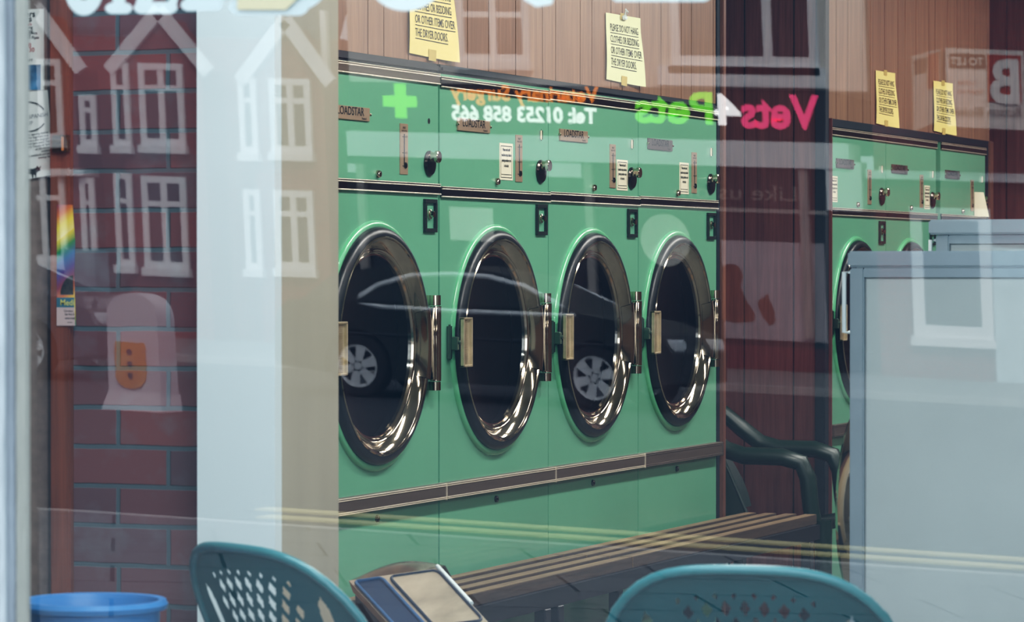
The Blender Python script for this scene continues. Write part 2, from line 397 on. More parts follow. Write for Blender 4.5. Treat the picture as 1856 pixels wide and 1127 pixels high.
letter(wd, VINYL, [foot(327, 405, 20, 22), [(336, -140), (362, -140), (362, 8), (336, 8)], [(385, 8), (402, 8), (412, -16), (400, -16)], [(350, -75), (388, -75), (388, -52), (350, -52)]], b1)
b2 = gp(500, 25)
wd = thing('vinyl_word', 'cream-filled cut-vinyl word DUVETS across the top of the window', 'lettering', b2)
letter(wd, VINYL, [foot(413, 560, 28, 30), ringseg(510, -70, 102, 98, 60, 70, -90, 75), [(430, -140), (470, -140), (470, 10), (430, 10)]], b2)
letter(wd, VINYLY, [[(432, -10), (530, -10), (560, -16), (585, -38), (560, -20), (520, 18), (432, 18)]], b2 + Vector((0, .0035, 0)))
letter(wd, VINYL, [ringseg(735, -60, 78, 80, 46, 40, 0, 180)], b2)
letter(wd, VINYL, [[(905, -150), (945, -150), (985, -20), (1030, -150), (1060, -150), (1000, 8), (972, 13), (950, 0)]], b2)
letter(wd, VINYL, [foot(1105, 1290, 3, 24), [(1125, -150), (1170, -150), (1170, -10), (1125, -10)]], b2)
letter(wd, VINYL, [[(1330, -150), (1380, -150), (1380, -8), (1330, -8)]], b2)

# ================================================================== DRYERS
DGRP = 'green tumble dryers built into the left wall'
DZ = 1.144; DA = -.424       # door centre: height, distance left of the right seam
def make_dryer(Y, w, label, sticker=None, slot=True, zoff=0., curl=False, aged=0):
    t = thing('tumble_dryer', label, 'tumble dryer', (0, Y, 0), group=DGRP)
    # cabinet shell with a round opening in its front
    mb = MB(); n = 64; L_, R_, B_, T_ = -w + .002, -.001, .06, 1.898
    ring, rim = [], []
    for k in range(n):
        an = 2 * PI * k / n + PI / n; c, s_ = math.cos(an), math.sin(an)
        ring.append(mb.bm.verts.new((0, DA + .262 * c, DZ + .262 * s_)))
        tx = ((R_ - DA) / c if c > 0 else (L_ - DA) / c) if abs(c) > 1e-9 else 1e9
        tz = ((T_ - DZ) / s_ if s_ > 0 else (B_ - DZ) / s_) if abs(s_) > 1e-9 else 1e9
        tt = min(tx, tz); rim.append(mb.bm.verts.new((0, DA + tt * c, DZ + tt * s_)))
    for k in range(n): mb.bm.faces.new((ring[k], ring[(k + 1) % n], rim[(k + 1) % n], rim[k]))
    cn = [(L_, B_), (R_, B_), (R_, T_), (L_, T_)]
    for k in range(n):    # fill the four corners
        p, q = rim[k].co, rim[(k + 1) % n].co
        for cy_, cz_ in cn:
            if abs(p.y - q.y) > 1e-5 and abs(p.z - q.z) > 1e-5 and ((abs(p.y - cy_) < 1e-5 and abs(q.z - cz_) < 1e-5) or (abs(q.y - cy_) < 1e-5 and abs(p.z - cz_) < 1e-5)):
                mb.bm.faces.new((rim[k], rim[(k + 1) % n], mb.bm.verts.new((0, cy_, cz_))))
    D = -.7
    for (a0, b0), (a1, b1_) in zip(cn, cn[1:] + cn[:1]):
        mb.poly([(0, a0, b0), (0, a1, b1_), (D, a1, b1_), (D, a0, b0)])
    mb.poly([(D, a_, b_) for a_, b_ in cn])
    mb.build('cabinet', GREEN, t, smooth=False)
    MB().box(-.6, -.03, -w + .03, -.03, 0, .06).build('plinth', BLACK, t, smooth=False)
    def trim(name, z0, z1, n0, m_in, m_edge, ov, e=.006):
        z0 += zoff; z1 += zoff
        o = MB().box(-.002, n0, -w + .004, ov, z0, z1, .0015, 1).build(name, m_in, t, smooth=False)
        q = MB()
        for zz, rr in ((z1 - .0015, .0013), (z1 - .0075, .0019), (z0 + .002, .0021)): q.tube([(n0, -w + .003, zz), (n0, ov + .001, zz)], rr, 10)
        q.build('bright_edge', EDGE, o)
        return o
    trim('top_trim', 1.866, 1.897, .006, STEEL if aged == 1 else DARKST, 0, .001)
    trim('belt_trim', 1.558, 1.589, .007, DARKST, 0, .001)
    k = MB().box(-.002, .024, -w + .003, .001, .705, .751, .002, 1).build('kick_rail', BRONZE, t, smooth=False)
    q = MB()
    for zz in (.749, .744, .708, .7125): q.tube([(.0242, -w + .003, zz), (.0242, .002, zz)], .0016, 8)
    q.box(.0, .0272, .0, .0025, .704, .752)
    q.build('rail_edge', EDGE if aged < 2 else BRONZE, k)
    # name plate
    npl = MB().box(-.001, .005, -.711, -.473, 1.744, 1.78, .001, 1).build('nameplate', PLATE if aged < 2 else mat('dull dark plate', '#5d524c', .4, .4), t, smooth=False)
    q = MB().text('LOADSTAR', .031, lambda u, v: Vector((.0056, -.595 + u, 1.757 + v)), bold=.012, sx=1.08)
    q.text('Huebsch', .009, lambda u, v: Vector((.0056, -.51 + u, 1.7475 + v)), bold=.01)
    q.build('lettering', INK, npl, smooth=False)
    for yy in (-.713, -.471): MB().lathe([(.004, 0), (.004, .007), (0, .009)], (0, yy, 1.762), seg=10).build('plate_screw', CHROME, npl)
    # temperature gauge strip
    g = MB().box(-.001, .0025, -.2675, -.2145, 1.609, 1.748, .0006, 1).build('temperature_gauge', PLATE, t, smooth=False)
    q = MB().box(.0026, .0034, -.2435, -.2385, 1.628, 1.72)
    for zz in (1.712, 1.668, 1.632): q.box(.0026, .0032, -.254, -.232, zz - .0008, zz + .0008)
    q.text('HEAT', .0085, lambda u, v: Vector((.0032, -.241 + u, 1.734 + v)), bold=.02)
    q.text('INDICATOR', .0065, lambda u, v: Vector((.0032, -.241 + u, 1.726 + v)), bold=.02)
    for zz, s_ in ((1.71, '200'), (1.666, '150')): q.text(s_, .008, lambda u, v, z_=zz: Vector((.0032, -.226 + u, z_ + v)))
    q.build('gauge_scale', INK, g, smooth=False)
    MB().lathe([(.009, .0026), (.008, .006), (0, .0075)], (0, -.234, 1.634), seg=14).build('gauge_slider', DARKST, g)
    # coin dial
    d = MB().lathe([(0, 0), (.036, 0), (.036, .004), (.031, .009), (0, .011)], (0, -.066, 1.644), seg=32).build('dial_plate', DARKST, t)
    MB().lathe([(.016, .006), (.0135, .014), (.014, .02), (.0175, .022), (.0175, .031), (.015, .033), (0, .032)], (0, -.066, 1.662), seg=24).build('dial_knob', CHROME, d)
    # round lock button and lower screw
    MB().lathe([(.0105, 0), (.0105, .006), (.008, .01), (0, .012)], (0, -.414, 1.606), seg=20).build('panel_lock', CHROME, t)
    MB().lathe([(.010, 0), (.009, .006), (.005, .008), (0, .006)], (0, -.42, .68), seg=18).build('panel_screw', DARKST, t)
    if slot: MB().box(0, .008, -.072, -.06, 1.737, 1.772, .004).build('indicator_lens', CHROME, t)
    else: MB().lathe([(0, .0006), (.008, .0006)], (0, -.066, 1.762), seg=18).build('screw_hole', BLACK, t)
    # coin box lock
    c = MB(); y0, y1, z0, z1, b_ = -.106, -.022, 1.453, 1.545, .011
    c.box(0, .008, y0, y1, z0, z0 + b_, .001, 1).box(0, .008, y0, y1, z1 - b_, z1, .001, 1).box(0, .008, y0, y0 + b_, z0 + b_, z1 - b_).box(0, .008, y1 - b_, y1, z0 + b_, z1 - b_)
    c = c.build('coin_box', mat('dark bronze frame', '#2d3430', .35, .5), t, smooth=False)
    MB().lathe([(.014, .0), (.014, .005), (.009, .007), (.009, .016), (0, .018)], (0, -.064, 1.503), seg=20).build('cylinder_lock', CHROME, c)
    if sticker:
        sa, sz, sw, sh = sticker
        st = MB()
        if curl: st.sheet(8, 8, lambda u, v: Vector((.002 + .05 * u * u * (1 - v * .5), sa - sw / 2 + u * sw * .8, sz - sh / 2 + v * sh)))
        else: st.box(0, .0016, sa - sw / 2, sa + sw / 2, sz - sh / 2, sz + sh / 2)
        st = st.build('sticker', CREAM, t, smooth=False)
        st['label'] = 'cream printed notice sticker'
        if not curl:
            q = MB(); e = .0021
            f = lambda u, v: Vector((e, sa + u, sz + v))
            for i, s_ in enumerate(['Please wait until', 'machine stops before', 'placing another coin', 'in the slot']):
                q.text(s_, .0118, lambda u, v, i=i: Vector((e, sa + u, sz + sh * (.29 - .145 * i) + v)), bold=.035, sx=.74)
            x0, x1, zt, zb = sa - sw * .42, sa + sw * .42, sz + sh * .43, sz - sh * .44
            for A_ in ((x0, x1, zt - .002, zt), (x0, x1, zb, zb + .002), (x0, x0 + .0012, zb, zt), (x1 - .0012, x1, zb, zt), (x0 + .004, x1 - .004, zb + .0085, zb + .0105)): q.box(e - .0004, e, *A_)
            q.build('sticker_print', INK, st, smooth=False)
    # raised rim pressed in the panel, then the door
    R2 = [(.326 + .0115 * math.cos(k * PI / 7) + .0, .0105 * math.sin(k * PI / 7)) for k in range(8)]
    MB().lathe(R2, (0, DA, DZ), seg=96).build('door_surround', GREEN2, t)
    dr = MB().lathe([(.2955, .02), (.295, .0285), (.2925, .031), (.289, .0295), (.2875, .026), (.2835, .0245), (.2655, .007), (.2625, .003), (.260, .0035), (.258, .001), (.2555, .0), (.2535, .002), (.2505, .001), (.2475, -.005), (.2435, -.005), (.2405, -.012)], (0, DA, DZ), seg=96).build('door', CHROME, t)
    MB().lathe([(.319, .0), (.3195, .012), (.317, .02), (.311, .0255), (.302, .0285), (.296, .0285), (.294, .02)], (0, DA, DZ), seg=96).build('door_gasket', BLACK, dr)
    MB().lathe([(0, -.024), (.08, -.023), (.16, -.018), (.21, -.011), (.244, -.005)], (0, DA, DZ), seg=64).build('door_glass', DOORGLASS, dr)
    MB().lathe([(.262, -.004), (.262, -.05), (.345, -.09), (.35, -.5), (.33, -.54), (0, -.56)], (0, DA, DZ), seg=48).build('drum', DRUM, dr)
    hb = MB()
    for i in range(4): hb.box(.024, .040 - .003 * (i % 2), .304 + .0085 * i, .3115 + .0085 * i, -.1, .1, .002, 1)
    sec = [(.31, .0325), (.298, .0345), (.291, .0325), (.285, .0285), (.2675, .0115), (.263, .006)]
    hb.sheet(14, 5, lambda u, v: Vector((sec[min(5, round(v * 5))][1], sec[min(5, round(v * 5))][0] * math.cos((u - .5) * .66), sec[min(5, round(v * 5))][0] * math.sin((u - .5) * .66))))
    hb.box(.02, .031, .304, .337, -.099, .099)
    hb.cyl((.024, .35, -.104), (.024, .35, .104), .0155, seg=20)
    hb.box(.018, .036, .33, .35, -.1, .1)
    hb.build('hinge', CHROME, dr, loc=(0, DA, DZ))
    for za, zb in ((-.13, -.106), (.106, .134)):
        MB().cyl((.022, .35, za), (.022, .35, zb), .016, seg=20).box(0, .02, .339, .361, za, zb).build('hinge_knuckle', CHROME, dr, loc=(0, DA, DZ))
    hd = MB(); fr_ = .004
    o_ = -.022
    hd.box(.03, .036, -.318 + o_, -.252 + o_, -.07, .07, .0015, 1)
    for A_ in ((-.318, -.312, -.07, .07), (-.258, -.252, -.07, .07), (-.318, -.252, -.07, -.064), (-.318, -.252, .064, .07)): hd.box(.03, .045, A_[0] + o_, A_[1] + o_, A_[2], A_[3], .0015, 1)
    for i in range(24): hd.box(.036, .0385, -.311 + o_, -.268 + o_, -.061 + i * .0051, -.0585 + i * .0051)
    hd.build('handle', mat('worn chrome handle', '#d2c3a4', .3, .6, var=.2, vscale=30), dr, loc=(0, DA, DZ), smooth=False)
    br = MB().box(.001, .013, -.364, -.347, -.05, .05, .004).box(.012, .032, -.358, -.325, -.022, .016, .002, 1)
    br.lathe([(.006, .032), (.006, .035), (0, .037)], (0, -.345, 0), seg=12)
    br.build('latch', mat('green tinted latch steel', '#5d7064', .3, .8), dr, loc=(0, DA, DZ), smooth=False)
    return t
DOORGLASS = glass('dryer door glass', tint=(.5, .53, .56, 1), ior=1.4)
Y1, Y2, Y3, Y4, Y5, Y6, Y7 = 8.688, 9.532, 10.333, 11.133, 13.293, 14.086, 14.945
make_dryer(Y1, .82, 'green tumble dryer half hidden by the white pillar', slot=False, aged=1)
make_dryer(Y2, .836, 'green tumble dryer second from the white pillar, with a wide sticker left of its gauge', (-.341, 1.666, .103, .108), zoff=-.006)
make_dryer(Y3, .80, 'green tumble dryer whose sticker touches its coin dial, nearer bank', (-.152, 1.652, .1, .098), zoff=-.003)
make_dryer(Y4, .797, 'green tumble dryer at the far end of the nearer bank, beside the dark wood recess', (-.345, 1.657, .094, .106), aged=2)
make_dryer(Y5, .805, 'green tumble dryer just past the dark wood recess, sticker at its left edge', (-.735, 1.66, .09, .1), aged=2)
make_dryer(Y6, .79, 'green tumble dryer in the middle of the far bank', (-.15, 1.655, .085, .1), aged=2)
make_dryer(Y7, .79, 'green tumble dryer last in the far bank, with a peeling sticker', (-.16, 1.64, .09, .11), curl=True, aged=2)

# ================================================================== NOTICES OVER THE DRYERS
def notice(Y0, Y1_, z0, z1, label, m, curl=.02, tape=True):
    t = thing('paper_notice', label, 'notice', (0, Y0, z0), group='yellow paper notices on the wood panelling')
    W, Hh = Y1_ - Y0, z1 - z0
    f = lambda u, v: Vector((.002 + .006 * math.sin(v * 5) * .3 + curl * max(0, u - .55) ** 2 * max(0, .8 - v) * 4, u * W + .012 * (1 - v) * u, v * Hh - .008 * u * (1 - v) + .004 * u * v))
    MB().sheet(14, 14, f).build('sheet', m, t)
    q = MB()
    for i, s_ in enumerate(['PLEASE DO NOT HANG', 'CLOTHES OR BEDDING', 'OR OTHER ITEMS OVER', 'THE DRYER DOORS.']):
        v0 = .745 - .17 * i; sz = .0315
        wd_ = [.8, .79, .84, .69][i]
        key = [None]
        ff = lambda u, v, v0=v0: f(.11 + u / W, v0 + v / Hh) + Vector((.0012, 0, 0))
        tmp = MB(); tmp.text(s_, 1, lambda u, v: Vector((u, v, 0)), 'LEFT'); ext = max(vv.co.x for vv in tmp.bm.verts); tmp.bm.free()
        sx = wd_ * W / (ext * sz)
        q.text(s_, sz, ff, 'LEFT', bold=.004, sx=sx)
        for k in range(12):
            ua, ub = wd_ * W * k / 12, wd_ * W * (k + 1) / 12
            q.poly([ff(ua, -.0075), ff(ub, -.0075), ff(ub, -.0055), ff(ua, -.0055)])
    q.build('lettering', INK, t, smooth=False)
    MB().sheet(2, 2, lambda u, v: f(.4 + .16 * u, .93 + .14 * v if v < .5 else .93 + .1 * v) + Vector((.0016, 0, 0))).build('tape', TAPE, t, smooth=False)
    MB().sheet(2, 2, lambda u, v: f(.4 + .16 * u, -.04 + .14 * v) + Vector((.0016, 0, 0))).build('tape', TAPE, t, smooth=False)
    return t
notice(8.483, 8.797, 1.943, 2.158, 'bright yellow capital-letter notice cut off by the top of the picture, above the second dryer', PAPER)
n2 = notice(10.033, 10.355, 1.952, 2.163, 'pale cream-yellow capital-letter notice hung from a white clip, above the third dryer', PAPER2)
ck = MB(); ck.box(.002, .012, .14, .17, .198, .212, .003); ck.tube([(.008, .15, .21), (.014, .146, .226), (.01, .155, .232), (.014, .166, .224), (.008, .162, .21)], .0025, 6)
ck.build('clip', WHITE, n2)
notice(13.145, 13.435, 1.937, 2.15, 'yellow notice over the far dryers, the nearer of that pair', PAPER)
notice(14.042, 14.365, 1.941, 2.155, 'yellow notice over the last dryers, at the end of the wood panelling', PAPER)

# ================================================================== BENCH
SZ = .495
bn = thing('slatted_bench', 'long dark slatted wooden bench standing in front of the near dryers', 'bench', (.19, 9.6, 0))
for i in range(4):
    xa = -.145 + i * .0735
    for ya, yb in ((-1.72, -.165), (-.158, 1.72)):
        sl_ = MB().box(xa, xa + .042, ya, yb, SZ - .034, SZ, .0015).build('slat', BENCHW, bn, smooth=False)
        sl_.data.materials.append(BENCHSHADE)
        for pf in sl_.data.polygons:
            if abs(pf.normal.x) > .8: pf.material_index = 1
DKM = mat('dark painted steel', '#20232c', .4, .3)
rl = MB().box(-.14, -.11, -1.7, 1.7, SZ - .085, SZ - .0345).box(.105, .135, -1.7, 1.7, SZ - .085, SZ - .0345)
for yy in (-1.68, -.86, -.18, .8, 1.66): rl.box(-.11, .105, yy - .02, yy + .02, SZ - .08, SZ - .0345)
rl.build('seat_rail', DKM, bn, smooth=False)
for yy in (-1.66, -.9, -.8, .35, 1.6):
    for xx in (-.125, .12): MB().box(xx - .017, xx + .017, yy - .022, yy + .022, 0, SZ - .085, .003, 1).build('leg', DKM, bn, smooth=False)

# ================================================================== PLASTIC CHAIRS  (local: faces +x)
def chair_parts(high=True):
    out = {}
    W0, Z0, Z1 = .49, .42, .878
    def bsurf(u, v):      # u across, v up: back shell
        a = (u - .5) * 2
        top = Z1 - .1 * abs(a) ** 4 - .008 * a * a
        z = Z0 + (top - Z0) * v
        hw = W0 / 2 * (1.0 - .06 * (1 - v)) * (1 - .05 * max(0, v - .7))
        x = -.2 - .19 * (z - Z0) / .45 - .02 * v * v + .05 * a * a
        return Vector((x, a * hw, z))
    def keep(u, v):
        p = bsurf(u, v); y = p.y; z = p.z
        # side slots
        if .5 < v < .885 and abs(abs(u - .5) - .345 + .05 * (.885 - v)) < .023 * math.sin(min(1, (.885 - v) / .06) * PI / 2) * math.sin(min(1, (v - .5) / .2) * PI / 2): return False
        if v < .12: return True
        # diamond lattice
        if abs(y) < .125:
            for row in range(12):
                zc = (Z1 - .043) if row == 0 else Z1 - .064 - (row - 1) * .0275
                off = ((row + 1) % 2) * .0155
                yc = round((y - off) / .031) * .031 + off
                if abs(yc) > .118 or zc < .52: continue
                hh, hwid = (.0135, .0088) if row else (.0055, .0045)
                if abs(y - yc) / hwid + abs(z - zc + 1.1 * yc * yc) / hh < 1: return False
        return True
    mb = MB(); mb.sheet(190, 150, bsurf, keep)
    bmesh.ops.solidify(mb.bm, geom=mb.bm.faces[:], thickness=.004)
    out['backrest'] = mb
    # lip round the top and sides
    pts = []
    for i in range(41):
        s_ = i / 40
        if s_ < .25: u, v = 0, s_ / .25
        elif s_ < .75: u, v = (s_ - .25) / .5, 1
        else: u, v = 1, 1 - (s_ - .75) / .25
        pts.append(bsurf(u, v))
    # round the corners a little
    for _ in range(2): pts = [pts[0]] + [(pts[i - 1] + pts[i] * 2 + pts[i + 1]) / 4 for i in range(1, len(pts) - 1)] + [pts[-1]]
    out['rim'] = MB().tube(pts, .0085, 10)
    def seat(u, v):
        a = (v - .5) * 2; x = -.2 + u * .45
        return Vector((x, a * ((.235 if high else .21) + .02 * u), .43 - .025 * math.sin(u * PI) + .012 * a * a + .012 * u))
    mb = MB().sheet(14, 14, seat); sw_ = .255 if high else .22; mb.tube([(.215, -sw_, .435), (.235, -sw_ * .5, .43), (.24, 0, .428), (.235, sw_ * .5, .43), (.215, sw_, .435)], .024, 10); bmesh.ops.solidify(mb.bm, geom=mb.bm.faces[:], thickness=.006); out['seat'] = mb
    for sgn, nm in ((-1, 'arm_a'), (1, 'arm_b')):
        y = sgn * (.26 if high else .225)
        path = [(-.39, sgn * .2, .84), (-.31, sgn * .232, .835), (-.25, sgn * .25, .81), (-.18, y, .75), (-.11, y, .698), (-.04, y * 1.02, .678), (.1, y * 1.02, .676), (.17, y, .655), (.195, y, .60), (.205, y, .50), (.215, y * .97, .44)]
        if not high: path = [(p_[0] + (.0 if i_ > 2 else .05), p_[1], min(p_[2], .66)) if i_ < 8 else p_ for i_, p_ in enumerate(path)]
        out[nm] = MB().tube(path, [.024, .03, .036, .04, .04, .04, .04, .04, .039, .038, .037], 12, squash=.8)
        if high: out[nm].sheet(10, 6, lambda u, v, sgn=sgn: Vector((-.2 - .19 * (.44 + .36 * v - .42) / .45 - .01, sgn * (.2 + .02 * v), .44 + .36 * v)).lerp(Vector((-.20 + .06 * (1 - v) - .14 * v * v, sgn * .25, .46 + .31 * v)), u))
    legs = []
    for sx, sy in ((1, -1), (1, 1), (-1, -1), (-1, 1)):
        hw_ = .25 if high else .215
        top = (.245, sy * hw_, .45) if sx > 0 else (-.19, sy * .2, .44)
        bot = (.265, sy * (hw_ + .01), 0) if sx > 0 else (-.31, sy * (hw_ - .005), 0)
        legs.append(MB().tube([top, ((top[0] * .6 + bot[0] * .4), (top[1] * .6 + bot[1] * .4), top[2] * .6), bot], [.036, .028, .02], 10))
    out['legs'] = legs
    return out
def build_chair(label, m, loc, rz, group, high=False):
    t = thing('plastic_chair', label, 'chair', loc, rz, group)
    p = chair_parts(high)
    bk = p['backrest'].build('backrest', m, t, angle=60); p['rim'].build('rim', m, bk)
    p['seat'].build('seat', m, t); p['arm_a'].build('armrest', m, t); p['arm_b'].build('armrest', m, t)
    for l in p['legs']: l.build('leg', m, t)
    return t
def copy_tree(o, parent=None):
    c = o.copy(); COL.objects.link(c); c.parent = parent
    for ch in list(o.children): copy_tree(ch, c)
    return c
def swap(o, m):
    for ch in o.children:
        ch.data = ch.data.copy(); ch.data.materials[0] = m; swap(ch, m)
def heading(yaw):     # facing: yaw degrees turned so that its right side comes nearer the camera
    f = RT * math.sin(math.radians(yaw)) + H * math.cos(math.radians(yaw))
    return math.atan2(f.y, f.x)
def chair_at(x, y, t_, zt=.885):
    d = ray(x, y).normalized(); k = (CAM.z - zt) / -d.z
    return CAM + d * k
pL = chair_at(425, 985, 0); hL = heading(50)
c1 = build_chair('green plastic garden chair by the window, turned sideways, in front of the white pillar', CHAIRG, (0, 0, 0), hL, 'green plastic chairs with pierced backs')
c1.location = (pL.x + .41 * math.cos(hL), pL.y + .41 * math.sin(hL), 0)
pR = chair_at(1345, 1024, 0); hR = heading(13)
c2 = copy_tree(c1); c2.rotation_euler.z = hR; c2.location = (pR.x + .41 * math.cos(hR), pR.y + .41 * math.sin(hR), 0)
c2['label'] = 'green plastic garden chair by the window, back square to us, before the bench'
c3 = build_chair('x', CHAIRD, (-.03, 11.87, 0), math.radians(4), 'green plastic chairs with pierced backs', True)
c3['label'] = 'dark green plastic armchair in the wood recess beyond the bench end'

# ================================================================== STEEL BIN
def bin_():
    o = onY(762, 1035, 6.75)
    t = thing('steel_bin', 'polished steel bin with a sloping lid, left of the bench', 'bin', (o.x, o.y, 0), math.radians(0))
    return t, o
bt_, bo = bin_()
# lid spanned by measured corners of the sloping face
A = onY(640, 1050, 6.75) - Vector((bo.x, bo.y, 0)); 
def lp(x, y, dx=0.): 
    p = onY(x, y, 6.75 - dx) - Vector((bo.x, bo.y, 0)); return p
TL, TR = lp(632, 1052), lp(795, 1029)
BL, BR = lp(740, 1170, .3), lp(906, 1150, .3)
nrm = (TR - TL).cross(BL - TL).normalized()
if nrm.z < 0: nrm = -nrm
def lid(u, v, h=0.): return TL.lerp(TR, u).lerp(BL.lerp(BR, u), v) + nrm * h
mb = MB().prism([lid(0, 0), lid(1, 0), lid(1, 1), lid(0, 1)], -nrm * .03); mb.build('lid', mat('bin steel', '#c2bba8', .3, .5, var=.35, vscale=7), bt_, smooth=False)
def rrect(u0, u1, v0, v1, r, h, n=6):
    pts = []
    for cu, cv, a0 in ((u1 - r, v0 + r, -90), (u1 - r, v1 - r, 0), (u0 + r, v1 - r, 90), (u0 + r, v0 + r, 180)):
        for i in range(n + 1):
            an = math.radians(a0 + 90 * i / n); pts.append(lid(cu + r * math.cos(an), cv + r * math.sin(an), h))
    return pts
MB().prism(rrect(.04, .345, .05, .97, .04, .0), nrm * .003).build('opening', mat('bin navy flap', '#27405f', .4, .2), bt_, smooth=False)
MB().tube(rrect(.04, .345, .05, .97, .04, .004), .004, 8, closed=True).build('opening_edge', mat('blue edge', '#3f6ea0', .3, .3), bt_)
MB().prism(rrect(.43, .965, .04, .8, .06, .0), nrm * .002).build('flap', CHROME if False else mat('flap steel', '#c4bda9', .3, .45, var=.4, vscale=7), bt_, smooth=False)
MB().tube(rrect(.43, .965, .04, .8, .06, .002), .0035, 8, closed=True).build('flap_seal', mat('dark seal', '#1c2c40', .5), bt_)
MB().tube([lid(1.0, -.02, .001), lid(1.0, .55, .001)], .005, 8).build('lid_edge', WHITE, bt_)
hood = MB(); back = Vector((-.02, .12, 0))
def hd_(u, v):
    p = lid(u, 0); return p + back * v + Vector((0, 0, .022 * math.sin(u * PI) * math.sin(min(1., v * 2) * PI / 2) - .06 * max(0, v - .5)))
hood.sheet(20, 8, hd_); hood.build('hood', mat('hood steel', '#8d8371', .25, .9, var=.5, vscale=14), bt_)
bd = MB(); xs = [lid(0, 0), lid(1, 0), lid(1, 1), lid(0, 1)]
low = [v.bm if False else v for v in xs]
ring_t = [p - nrm * .031 for p in xs]; ctr = sum(ring_t, Vector()) / 4
ring_t = [ctr + (p - ctr) * .97 for p in ring_t]
ring_b = [Vector((p.x, p.y, 0)) for p in ring_t]
va = [bd.bm.verts.new(p) for p in ring_t]; vb = [bd.bm.verts.new(p) for p in ring_b]
bd.bm.faces.new(va); bd.bm.faces.new(vb[::-1])
for i in range(4): bd.bm.faces.new((va[i], va[(i + 1) % 4], vb[(i + 1) % 4], vb[i]))
bd.build('body', mat('bin navy body', '#22344c', .4, .2), bt_, smooth=False)

# ================================================================== BLUE BUCKET on a low stand
bc = onY(168, 1090, 5.05)
st = thing('side_stand', 'plain low white stand under the blue bucket', 'stand', (bc.x, bc.y, 0))
MB().box(-.2, .2, -.2, .2, .5, .53, .004).build('top', WHITE, st, smooth=False)
for sx in (-1, 1):
    for sy in (-1, 1): MB().box(sx * .18 - .015, sx * .18 + .015, sy * .18 - .015, sy * .18 + .015, 0, .5).build('leg', WHITE, st, smooth=False)
rz = bc.z
bk = thing('bucket', 'bright blue plastic bucket standing at lower left', 'bucket', (bc.x, bc.y, .531))
hh = rz - .531; R0 = .118
MB().lathe([(0, .0), (.085, 0), (.09, .008), (R0 - .004, hh - .03), (R0 - .004, hh - .008), (R0 + .008, hh - .012), (R0 + .010, hh - .004), (R0 + .006, hh + .004), (R0 - .006, hh + .003), (R0 - .012, hh - .02), (.084, .012), (0, .012)], axis='Z', seg=72).build('shell', BLUE, bk)
MB().box(-.075, .075, -R0 - .0, -R0 + .03, hh - .075, hh - .035, .006).build('grip_panel', BLUE, bk)
hdl = [(-.1 + .0 + .012 * math.sin(i / 12 * PI), -.075 - .05 * math.sin(i / 12 * PI), hh - .035 - .1 * math.sin(i / 12 * PI)) for i in range(13)]
MB().tube([(-.098, -.075, hh - .03), (-.09, -.088, hh - .022), (-.078, -.1, hh - .034), (-.086, -.097, hh - .05), (-.097, -.087, hh - .075), (-.099, -.085, hh - .12)], .0045, 8).build('handle', WHITE, bk)

# ================================================================== WASHING MACHINES
def washer(x0, y0, y1, h, label, grp, over=0.):
    t = thing('washing_machine', label, 'washing machine', (x0, y0, 0), group=grp)
    D = .92; W = y1 - y0
    MB().box(.012, D, .012, W - .004, .04, h - .03).build('cabinet', WASH, t, smooth=False)
    MB().box(.04, D - .04, .04, W - .04, 0, .04).build('plinth', BLACK, t, smooth=False)
    MB().box(-.004 - over, D + .01, -.004 - over * .3, W, h - .035, h, .004).build('top', WASHT, t)
    f = MB().box(0, .032, 0, .014, .04, h - .036, .003).box(D - .03, D, 0, .014, .04, h - .036, .003).box(.032, D - .03, .002, .014, h - .056, h - .036)
    f.build('corner_post', WASHT, t, smooth=False)
    MB().box(.034, D - .032, .009, .0125, .06, h - .058, .001, 1).build('side_panel', WASH, t, smooth=False)
    MB().box(-.002, .0, .014, W - .006, .06, h - .04).build('front_panel', WASH, t, smooth=False)
    d = MB().lathe([(0, -.06), (.12, -.056), (.2, -.062), (.235, -.06), (.25, -.05), (.255, -.03), (.255, 0)], (0, W * .5 - .01, .82), seg=48).build('door', CHROME, t)
    h_ = MB().tube([(0, .02, 1.345 * h / 1.39), (-.018, .02, 1.345 * h / 1.39), (-.018, .02, 1.215 * h / 1.39), (0, .02, 1.215 * h / 1.39)], .005, 8); h_.build('handle', WHITE, t)
    return t
pw = onY(1540, 455, 7.0)
washer(pw.x, 7.0, 7.68, pw.z, 'pale grey washing machine nearest us at right, long panelled side', 'grey washing machines facing the dryers')
pw2 = onY(1693, 398, 7.7)
washer(pw2.x + .004, 7.7, 8.45, pw2.z, 'taller grey washing machine just behind the nearest one', 'grey washing machines facing the dryers', over=.012)

# ================================================================== POSTERS at left
def flat(name, px, m, label, cat, Y, group='paper posters by the shop door'):
    p = [onY(x, y, Y) for x, y in px]; o = p[-1]
    t = thing(name, label, cat, (o.x, Y, o.z), group=group)
    MB().prism([q - Vector((o.x, Y, o.z)) for q in p], (0, .0012, 0)).build('sheet', m, t, smooth=False)
    return t, o
def ptext(t, o, lines, m, Y, name='lettering', align='RIGHT', rot=0.):
    q = MB()
    for x, y, s_, sz, bd_ in lines:
        b = onY(x, y, Y) - o; k = math.tan(rot)
        q.text(s_, sz, lambda u, v: Vector((b.x + u, -.0012, b.z + v + u * k)), align, bold=bd_)
    return q.build(name, m, t, smooth=False)
PM = 1 / 900.
YP = 6.0185
t, o = flat('poster', [(20, 17), (79, 16), (80, 163), (20, 165)], WHITEP, 'white printed flyer with a small blue photo, at top left beside the window frame', 'poster', YP)
o = Vector((o.x, YP, o.z))
